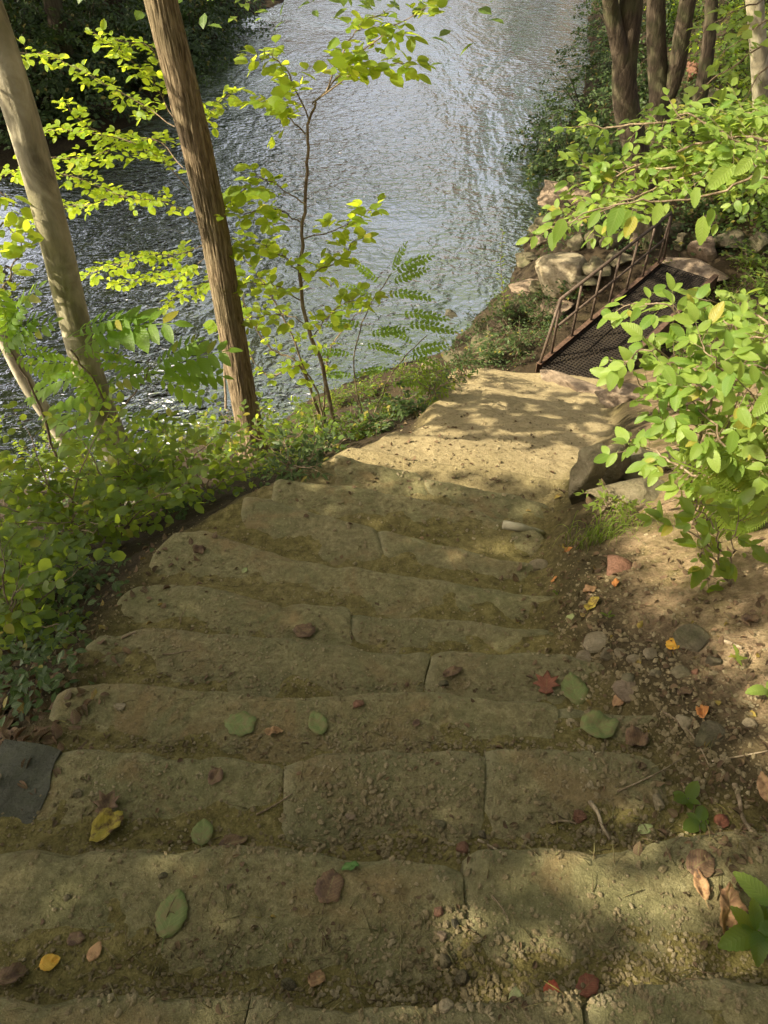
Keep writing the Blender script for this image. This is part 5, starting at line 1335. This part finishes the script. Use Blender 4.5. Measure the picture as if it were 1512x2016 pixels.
FL = [
 (340, 1800, 62, 92, 'd_green', 'large grey-green oval leaf flat on the front step', 'oval', .15, .06),
 (100, 1897, 46, 34, 'd_yellow', 'bright yellow leaf on the front step at the lower left', 'broad', 1.2, .2),
 (400, 1640, 46, 56, 'd_green', 'dusty green leaf on the third step above the front edge', 'broad', -.1, .12),
 (212, 1630, 54, 74, 'd_olive', 'yellow and brown curled leaf on the third step at left', 'ragged', .7, .4),
 (215, 1585, 62, 50, 'd_brown', 'crumpled dark brown leaf touching the yellow and brown one', 'maple', .2, .7),
 (650, 1748, 78, 70, 'd_brown', 'torn flat brown leaf in the middle of the front step', 'ragged', .3, .07),
 (690, 1712, 40, 22, 'd_fresh', 'small fresh green leaf folded on the front step', 'oval', 1.4, .5),
 (625, 1425, 34, 56, 'd_green', 'dull green leaf in the middle of the fourth step', 'oval', -.4, .15),
 (475, 1428, 84, 40, 'd_green', 'ragged grey-green leaf left of the other on the fourth step', 'ragged', 1.7, .1),
 (1076, 1345, 60, 48, 'd_red', 'dark red maple leaf on the fifth step at right', 'maple', .2, .18),
 (1130, 1358, 50, 74, 'd_green', 'pointed dull green leaf right of the dark red maple leaf', 'oval', -.05, .08),
 (1178, 1432, 92, 48, 'd_green', 'broad green leaf with torn edge on the fourth step at right', 'broad', 1.35, .25),
 (1086, 1952, 46, 40, 'd_bright', 'bright red leaf at the edge of the front step', 'broad', .4, .35),
 (1156, 1942, 66, 54, 'd_red', 'purplish brown leaf right of the bright red one', 'ragged', .9, .12),
 (1426, 1797, 46, 96, 'd_tan', 'curled tan leaf standing at the right of the front step', 'long', .3, .8),
 (1378, 1702, 76, 60, 'd_brown', 'large brown leaf above the curled tan leaf', 'broad', 1.1, .3),
 (1378, 1745, 40, 60, 'd_tan', 'pale split leaf below the large brown one', 'long', 0, .4),
 (1326, 1272, 30, 40, 'd_yellow', 'orange-yellow leaf on the soil right of the steps', 'ragged', .3, .3),
 (134, 1226, 36, 26, 'd_olive', 'yellow leaf in the dark litter left of the steps', 'broad', 1.1, .2),
 (1258, 1466, 58, 54, 'd_brown', 'curled dark brown leaf at the right end of the fourth step', 'broad', .9, .8),
 (1124, 1220, 26, 26, 'd_pale', 'pale green leaf scrap at the end of the sixth step', 'broad', .5, .2),
 (1170, 1192, 46, 38, 'd_olive', 'olive leaf leaning beside the end of the seventh step', 'broad', .8, .3),
 (1162, 1165, 38, 24, 'd_tan', 'tan curled leaf above the olive leaf', 'oval', 1.1, .4),
 (1213, 1152, 18, 22, 'd_orange', 'small orange leaf on the slope right of the steps', 'oval', .3, .5),
 (1093, 1142, 20, 10, 'd_orange', 'tiny orange leaf at the right end of a middle step', 'oval', 1.2, .3),
 (1384, 1406, 26, 36, 'd_orange', 'orange curled leaf lit by the sun at right', 'oval', .2, .6),
 (1480, 1226, 44, 30, 'd_brown', 'brown leaf near the right edge above the stick', 'broad', 1.2, .5),
 (1015, 1968, 32, 44, 'd_pale', 'olive green leaf at the edge of the top step', 'oval', .1, .15),
 (624, 1929, 48, 38, 'd_tan', 'tan triangular leaf at the edge of the top step', 'ragged', 1.0, .12),
 (600, 1244, 56, 20, 'd_brown', 'broken grey-brown leaf on the sixth step', 'ragged', 1.4, .25),
 (1270, 1634, 38, 20, 'd_pale', 'pale green leaf beside the bark strip on the third step', 'oval', 1.2, .2),
 (395, 1088, 32, 20, 'd_brown', 'brown folded leaf on the upper left of a far step', 'oval', .9, .6),
 (482, 1124, 16, 16, 'd_pale', 'small green leaf on the far step at left', 'oval', .4, .2),
 (540, 1444, 44, 16, 'd_tan', 'thin curled brown leaf under the dull green leaf', 'long', 1.5, .7),
 (188, 1875, 30, 40, 'd_tan', 'dull tan leaf right of the bright yellow leaf', 'oval', .3, .1),
 (150, 1850, 44, 30, 'd_brown', 'faded brown leaf above the bright yellow leaf', 'ragged', 1.4, .1),
 (30, 1925, 70, 50, 'd_brown', 'brown leaf with a dark gap at the lower left edge', 'ragged', 1.0, .5),
 (1222, 1380, 40, 26, 'd_tan', 'brown leaf touching the broad green torn leaf', 'broad', 1.2, .3),
 (1350, 1365, 44, 32, 'd_brown', 'grey-brown leaf below the speckled grey stone', 'oval', .9, .3),
 (1505, 1550, 30, 60, 'd_tan', 'tall tan leaf at the right edge beside the bent root', 'long', .1, .4),
 (1420, 1620, 40, 30, 'd_red', 'reddish leaf beside the foot of the bent root', 'broad', 1.0, .5),
 (425, 1530, 46, 36, 'd_brown', 'brown crumpled leaf on the third step at left', 'ragged', .5, .3),
 (1120, 1085, 24, 16, 'd_orange', 'small pinkish leaf by the grass at the outcrop foot', 'oval', 1.2, .3),
 (820, 1425, 24, 20, 'd_brown', 'small dark leaf on the fourth step in the middle', 'ragged', .5, .2),
 (890, 1325, 50, 22, 'd_brown', 'dark bark-like leaf on the fifth step', 'long', 1.2, .4),
 (460, 1660, 66, 20, 'd_brown', 'long brown leaf against the front step edge', 'long', 1.35, .3),
]
for i, f_ in enumerate(FL): fallen(*f_, seed=900 + i)
def twig_obj(pts_px, r, label, mat='stick', name='twig', lift=.006, cat='twig'):
    pts = [G(*p) + np.array([0, 0, lift]) for p in pts_px]; n = 5 * len(pts); P_ = smooth_line(pts, n)
    a = Acc(); tube(a, P_, np.linspace(r, r * .6, n), 7, disp=lambda a_, s_, rr: rr * .18 * fbm(a_, s_ * 40, 0, 2, 5))
    return tag(a.obj(name, M[mat]), label, cat, 'twigs and sticks on the ground')
twig_obj([(2, 1552), (25, 1512), (52, 1478)], .006, 'pale stick lying on the dark flagstone', lift=.035)
twig_obj([(1420, 1262), (1460, 1278)], .008, 'short thick broken stick near the right edge')
twig_obj([(1445, 1545), (1455, 1580), (1460, 1610), (1478, 1640)], .007, 'bent brown root at the right edge', 'twig', 'root', cat='root')
twig_obj([(1160, 1580), (1175, 1600), (1185, 1630), (1200, 1655)], .006, 'curved strip of pale bark beside the rusty stone', name='bark_strip', cat='bark')
twig_obj([(1300, 1400), (1345, 1430), (1375, 1470), (1395, 1510)], .003, 'thin dark root curving down at right', 'twig', 'root', cat='root')
twig_obj([(968, 1765), (985, 1785), (1000, 1810)], .002, 'thin twig on the right of the front step', 'twig')
twig_obj([(320, 1290), (345, 1288), (385, 1281)], .0025, 'thin dark twig across the fifth step at left', 'twig')
twig_obj([(240, 1258), (268, 1246)], .005, 'dark wood chip on the edge of the sixth step', 'twig')
twig_obj([(355, 1230), (358, 1215), (366, 1200)], .002, 'fine forked twig on the sixth step', 'twig')
twig_obj([(505, 1606), (540, 1588), (575, 1565)], .003, 'straight dark twig on the third step in the middle', 'twig')
twig_obj([(1085, 1622), (1110, 1618), (1135, 1624)], .004, 'short dark twig left of the curved bark strip', 'twig')
twig_obj([(940, 1655), (965, 1668), (985, 1680)], .004, 'flat wood splinter at the front of the third step')
twig_obj([(990, 1035), (1030, 1042), (1068, 1052)], .026, 'thick pale log end lying at the right edge of the path', 'bark_grey', 'log', .006, cat='log')
twig_obj([(1215, 1560), (1260, 1540), (1300, 1520), (1350, 1490)], .0025, 'fine twig crossing the soil right of the third step', 'twig')
twig_obj([(1400, 1500), (1450, 1492), (1512, 1480)], .003, 'pale twig running to the right edge')
twig_obj([(1230, 1040), (1290, 1000), (1330, 985)], .003, 'thin root on the sunlit soil under the bright shrub', 'twig', 'root', cat='root')
# joined litter: leaf scraps, needles and chips too small to pick apart
la = Acc(); bk = [[], [], []]
LT['litter'] = [leaf_T(.6, 4, 0, .5, .5, .6, .5, 0), leaf_T(.7, 4, 0, -.3, -.4, .6, .5, 0), leaf_T(.4, 4, 0, .9, .3, .6, .5, .2)]
def litter(px, py, s_):
    if px > 1050 and 900 < py and rng.random() < .45: return
    if px > 1050 and py > 1000: s_ *= .7
    p = G(px, py)
    if p[2] < WL + .03: return
    A = np.eye(4); A[:3, :3] = rotm(rng.uniform(-.5, .5), rng.uniform(-.5, .5), rng.uniform(0, 6.3)) * s_ * .8; A[:3, 3] = p + np.array([0, 0, s_ * .10]); bk[rng.integers(3)].append(A)
for (cx, cy, sx, sy, n, a0, a1) in [(1160, 1150, 60, 80, 420, .02, .06), (1320, 1250, 110, 90, 240, .02, .06), (1390, 1480, 90, 110, 300, .02, .06), (80, 1290, 70, 100, 240, .03, .06), (270, 1100, 80, 40, 90, .02, .05),
                                    (1250, 1640, 120, 20, 60, .012, .035), (1440, 1700, 50, 60, 60, .02, .05), (700, 1900, 350, 60, 70, .008, .022), (1400, 950, 120, 150, 260, .02, .06), (1440, 1300, 60, 130, 200, .02, .06),
                                    (30, 1420, 40, 60, 120, .03, .07), (1300, 620, 60, 60, 160, .04, .08), (130, 1200, 70, 50, 120, .02, .05), (1420, 620, 80, 60, 160, .04, .08), (1120, 1040, 40, 50, 80, .02, .05),
                                    (720, 1560, 400, 200, 200, .008, .024), (900, 880, 140, 60, 160, .02, .05), (1350, 250, 100, 120, 300, .06, .12)]:
    for _ in range(n):
        x_, y_ = cx + sx * rng.normal(), cy + sy * rng.normal()
        if -20 < x_ < 1530 and -20 < y_ < 2030: litter(x_, y_, rng.uniform(a0, a1))
for k, e in enumerate(EDGE_PX[:8]):
    ex, ey = np.array([p[0] for p in e]), np.array([p[1] for p in e])
    for _ in range(int(70 / (1 + .2 * k))):
        px = rng.uniform(ex[0], ex[-1]); py = np.interp(px, ex, ey) - abs(rng.normal()) * (24 / (1 + .35 * k)) - 5
        if rng.random() < .4: litter(px, py, rng.uniform(.010, .032)); continue
        p = G(px, py); a_ = rng.uniform(-.6, .6) + (3.14 if rng.random() < .5 else 0); L = rng.uniform(.01, .05); d = np.array([math.cos(a_), math.sin(a_), rng.uniform(-.1, .15)])
        tube(la, [p + np.array([0, 0, .002]), p + d * L * .5 + np.array([0, 0, .005]), p + d * L + np.array([0, 0, .003])], [.0015, .0008], 3)
for i in range(420):    # thin stems and splinters
    zone = [(1350, 1400, 130, 200), (520, 1900, 300, 60), (1250, 1640, 130, 25), (700, 1500, 400, 300), (120, 1250, 90, 120)][rng.integers(5)]
    x_, y_ = zone[0] + zone[2] * rng.normal(), zone[1] + zone[3] * rng.normal()
    if not (0 < x_ < 1512 and y_ < 2016): continue
    p = G(x_, y_); a_ = rng.uniform(0, 3.14); L = rng.uniform(.012, .055); d = np.array([math.cos(a_), math.sin(a_), rng.uniform(-.1, .2)])
    tube(la, [p + np.array([0, 0, .003]), p + d * L * .5 + np.array([0, 0, .006 + rng.uniform(0, .004)]), p + d * L + np.array([0, 0, .003])], [.0016, .0008], 3)
for k in range(3): la.inst(LT['litter'][k], bk[k])
tag(la.obj('leaf_litter', M['litter']), 'dry brown leaf litter and splinters on the soil beside the steps', 'leaf litter', kind='stuff')

# ------------------------------------------------------------------ unseen crowns: leaves added to shade the ground, reflections in the river
def crown(parent, mats, T=LT['cheap'], mat='lf_crown', name='crown'):
    a = Acc()
    if len(mats) == 0: return
    mats = np.concatenate(mats)
    h = len(mats) // 2; a.inst(T[0], mats[:h]); a.inst(T[1], mats[h:])
    return a.obj(name, M[mat], parent)
def rnd_leaf(p, s_):
    A = np.eye(4); A[:3, :3] = rotm(rng.uniform(-.7, .7), rng.uniform(-.7, .7), rng.uniform(0, 6.3)) * s_; A[:3, 3] = p; return A
LITPX = [(1085, 1770, .07), (1010, 1835, .09), (1225, 1790, .09), (1310, 1850, .12), (1180, 1870, .07), (805, 1875, .05), (1400, 1880, .10), (980, 1790, .05), (1440, 1660, .10), (60, 1745, .05), (40, 1930, .06), (890, 1970, .04), (1190, 1700, .05), (940, 1075, .16), (1250, 1590, .04)]
LIT = [(Pz(px, py, -.14 if py > 1500 else -1.1)[:2], r_) for px, py, r_ in LITPX]
def shade_at(x, y):
    """wanted cover of the canopy over the ground point (x, y)"""
    s = 0.
    if y < 2.7 and x < xr(y) + .22: s = 1.0
    if 2.7 <= y < 3.5 and x < xr(y): s = .8 * (1 - (y - 2.7) / .8)
    if x >= xr(y) + .22 and y < 2.0: s = 1.0 if fbm(x * 3.2, y * 3.2, 0, 2, 91) > .14 else 0.
    for c, r_ in LIT:
        if (x - c[0]) ** 2 + ((y - c[1]) * 1.3) ** 2 < (r_ * 1.2 + .095) ** 2: s = 0.
    if x < xl(y) - .1 and y < 4.0: s = 1.0
    return s
SH = empty('added_shade_tree', drop(-7.2, .4)[0], 'unseen tree added beyond the left edge to shade the steps', 'tree')  # added tree; its crown is shaped to cast the wanted shade
sb = np.array(SH.location)
a = Acc(); tp = smooth_line([sb, sb + np.array([.1, .1, 2.5]), sb + np.array([.5, .4, 5.0]), sb + np.array([.6, .8, 8.5])], 40); tube(a, tp, [.24, .2, .16, .08], 20, bark_disp(.01, 6, 3)); a.obj('trunk', M['bark_brown'], SH)
ml = []; cs = []
for gx_, gy_ in zip(rng.uniform(-4.2, 2.4, 4200), rng.uniform(-1.3, 4.4, 4200)):
    # clumps of leaves between the steps and the sun, kept where their shadow belongs
    if rng.random() > shade_at(gx_, gy_): continue
    c_ = np.array([gx_, gy_, float(Bz(gy_))]) + SUN * (rng.uniform(6.2, 9.5) if gy_ > 1.2 else rng.uniform(4.6, 6.6)); cs.append(c_)
    ml.append(rnd_many(c_ + rng.normal(size=(9, 3)) * np.array([.09, .09, .08]), rng.uniform(.10, .16, 9)))
crown(SH, ml)
a = Acc()
for i in range(26):
    c_ = cs[int(rng.integers(len(cs)))]; s0 = tp[rng.integers(15, 36)]; mid = (s0 + c_) / 2 + np.array([0, 0, .25])
    tube(a, smooth_line([s0, mid, c_], 10), [.045, .02, .006], 6)
a.obj('limb', M['bark_brown'], SH)
OT = empty('added_shade_tree', drop(3.2, -3.6)[0], 'unseen tree added behind the viewpoint to roof the steps from skylight', 'tree')  # added tree; its leaves block skylight over and behind the steps
ob = np.array(OT.location); a = Acc(); tp = even_line([ob - np.array([0, 0, .2]), ob + np.array([-.3, .3, 3.0]), ob + np.array([-1.0, .8, 6.0]), ob + np.array([-1.2, 1.6, 9])], 40); tube(a, tp, [.26, .2, .15, .05], 18, bark_disp(.01, 6, 3)); a.obj('trunk', M['bark_brown'], OT)
ml = []; a = Acc()
for i in range(3000):
    c_ = np.array([rng.uniform(-.8, 5.5), rng.uniform(-6, 5.5), rng.uniform(4.2, 7.6)]) if i % 3 else np.array([rng.uniform(-6, 6), rng.uniform(-7, -4), rng.uniform(2.2, 7.6)]); ml.append(rnd_many(c_ + rng.normal(size=(12, 3)) * .22, rng.uniform(.10, .18, 12)))
    if i % 22 == 0: s0 = tp[rng.integers(16, 36)]; tube(a, smooth_line([s0, (s0 + c_) / 2 + np.array([0, 0, .3]), c_], 10), [.045, .02, .006], 6)
crown(OT, ml); a.obj('limb', M['bark_brown'], OT)
def shade_clumps(tree, xr_, yr_, n, cover, tr_, per, ls, sp, zmin=1.7, mat='lf_crown'):
    """unseen crown clumps added between the sun and the ground they are to shade"""
    ml = []; xs_, ys_ = rng.uniform(*xr_, n), rng.uniform(*yr_, n); zs_ = height(xs_, ys_)
    for x_, y_, z_ in zip(xs_, ys_, zs_):
        if rng.random() > (cover(x_, y_) if callable(cover) else cover): continue
        c_ = np.array([x_, y_, z_]) + SUN * rng.uniform(*tr_)
        if c_[2] < zmin - .2 * max(c_[1], 0): continue
        ml.append(rnd_many(c_ + rng.normal(size=(per, 3)) * sp, rng.uniform(.75, 1.25, per) * ls))
    crown(tree, ml, mat=mat); return ml
ml = []; a = Acc()
for i in range(2300):
    c_ = np.array([rng.uniform(-4.4, 2.2), rng.uniform(4.6, 10), rng.uniform(3.6, 8)]); ml.append(rnd_many(c_ + rng.normal(size=(12, 3)) * .22, rng.uniform(.10, .18, 12)))
    if i % 40 == 0: s0 = pts1[rng.integers(175, 250)]; tube(a, smooth_line([s0, (s0 + c_) / 2 + np.array([0, 0, .3]), c_], 10), [.04, .02, .006], 6)
crown(tree1, ml); a.obj('limb', M['bark_brown'], tree1)  # out-of-view leaf roof added to darken the bank below
def on_path(x, y): return .5 if xl(y) < x < xr(y) + .05 else (.12 if x > xr(y) else 0)
shade_clumps(tree1, (-.4, 3.4), (4.4, 8.8), 950, on_path, (5.0, 7.2), 3, .20, .05)  # clumps added for the dapples on the sandy path
shade_clumps(tree0, (-3.4, -.9), (2.4, 4.2), 260, .9, (6.0, 8.0), 9, .13, .15)
shade_clumps(tree2, (-4.5, -2.0), (3.5, 7.0), 60, .35, (7.0, 8.5), 9, .13, .15)
shade_clumps(dark1, (2.0, 7.5), (11, 17), 420, .80, (6, 10), 12, .20, .3)
shade_clumps(dark2, (3.5, 11), (16, 30), 620, .85, (7, 12), 12, .26, .4)
def big_tree(x, y, h, cr, label, n=105, ls=.42, group='tall trees along the river banks'):
    b = drop(x, y)[0]; root = empty('river_tree', b, label, 'tree', group); a = Acc()
    pts = smooth_line([b - np.array([0, 0, .2]), b + np.array([rng.uniform(-.3, .3), 0, h * .4]), b + np.array([rng.uniform(-.8, .8), 0, h * .9])], 24)
    tube(a, pts, [.28, .2, .06], 10); a.obj('trunk', M['bark_dark'], root); ml = []
    for _ in range(n):
        v = rng.normal(size=3); v = v / np.linalg.norm(v) * rng.random() ** .4
        c_ = b + np.array([v[0] * cr, v[1] * cr, h * .62 + v[2] * h * .40])
        ml.append(rnd_many(c_ + rng.normal(size=(16, 3)) * cr * .13, rng.uniform(.7, 1.25, 16) * ls))
    crown(root, ml, mat='lf_dark')
LTR = [(-11.2, 20.5, 17, 3.8), (-9.2, 25, 18, 3.8), (-8.8, 29.5, 17, 3.6), (-13.5, 16.8, 17, 4), (-14.5, 30, 17, 4), (-20, 33, 19, 5), (-9, 38, 15, 3.4), (-16, 16, 15, 3.5), (-26, 22, 19, 5), (-13, 21, 14, 3.2), (-11, 26, 15, 3.4), (-16, 24, 17, 3.8), (-9.6, 33, 13, 3.2), (-13, 36, 16, 4), (-18, 19, 16, 3.8), (-22, 26, 18, 4.5), (-8.5, 43, 13, 3.5), (-24, 18, 17, 4.2)]
for i, (x, y, h, cr) in enumerate(LTR): big_tree(x, y, h, cr, 'tall tree mirrored darkly in the river from the left bank')
RTR = [(11.5, 46, 24, 6.5), (11.8, 55, 26, 6.5), (10.8, 39.5, 20, 5), (8.2, 22, 16, 3.8), (9.4, 27.5, 17, 3.8), (11.5, 34, 18, 4), (13, 42, 18, 4.2), (13, 18, 13, 3.5)]
for i, (x, y, h, cr) in enumerate(RTR): big_tree(x, y, h, cr, 'tall tree mirrored darkly in the river from the right bank')
for i, (x, y, h, cr) in enumerate([(-7, 62, 19, 5), (-13, 56, 20, 5), (12, 66, 20, 5.5), (5, 74, 20, 5), (-1, 80, 22, 6), (-10, 84, 24, 6), (14, 84, 22, 6), (9, 60, 17, 4)]): big_tree(x, y, h, cr, 'tree far up the river beyond the top of the picture', 75, .6)
print('TRIS', sum(len(o.data.polygons) * 2 for o in bpy.data.objects if o.type == 'MESH'), 'OBJ', len(bpy.data.objects))
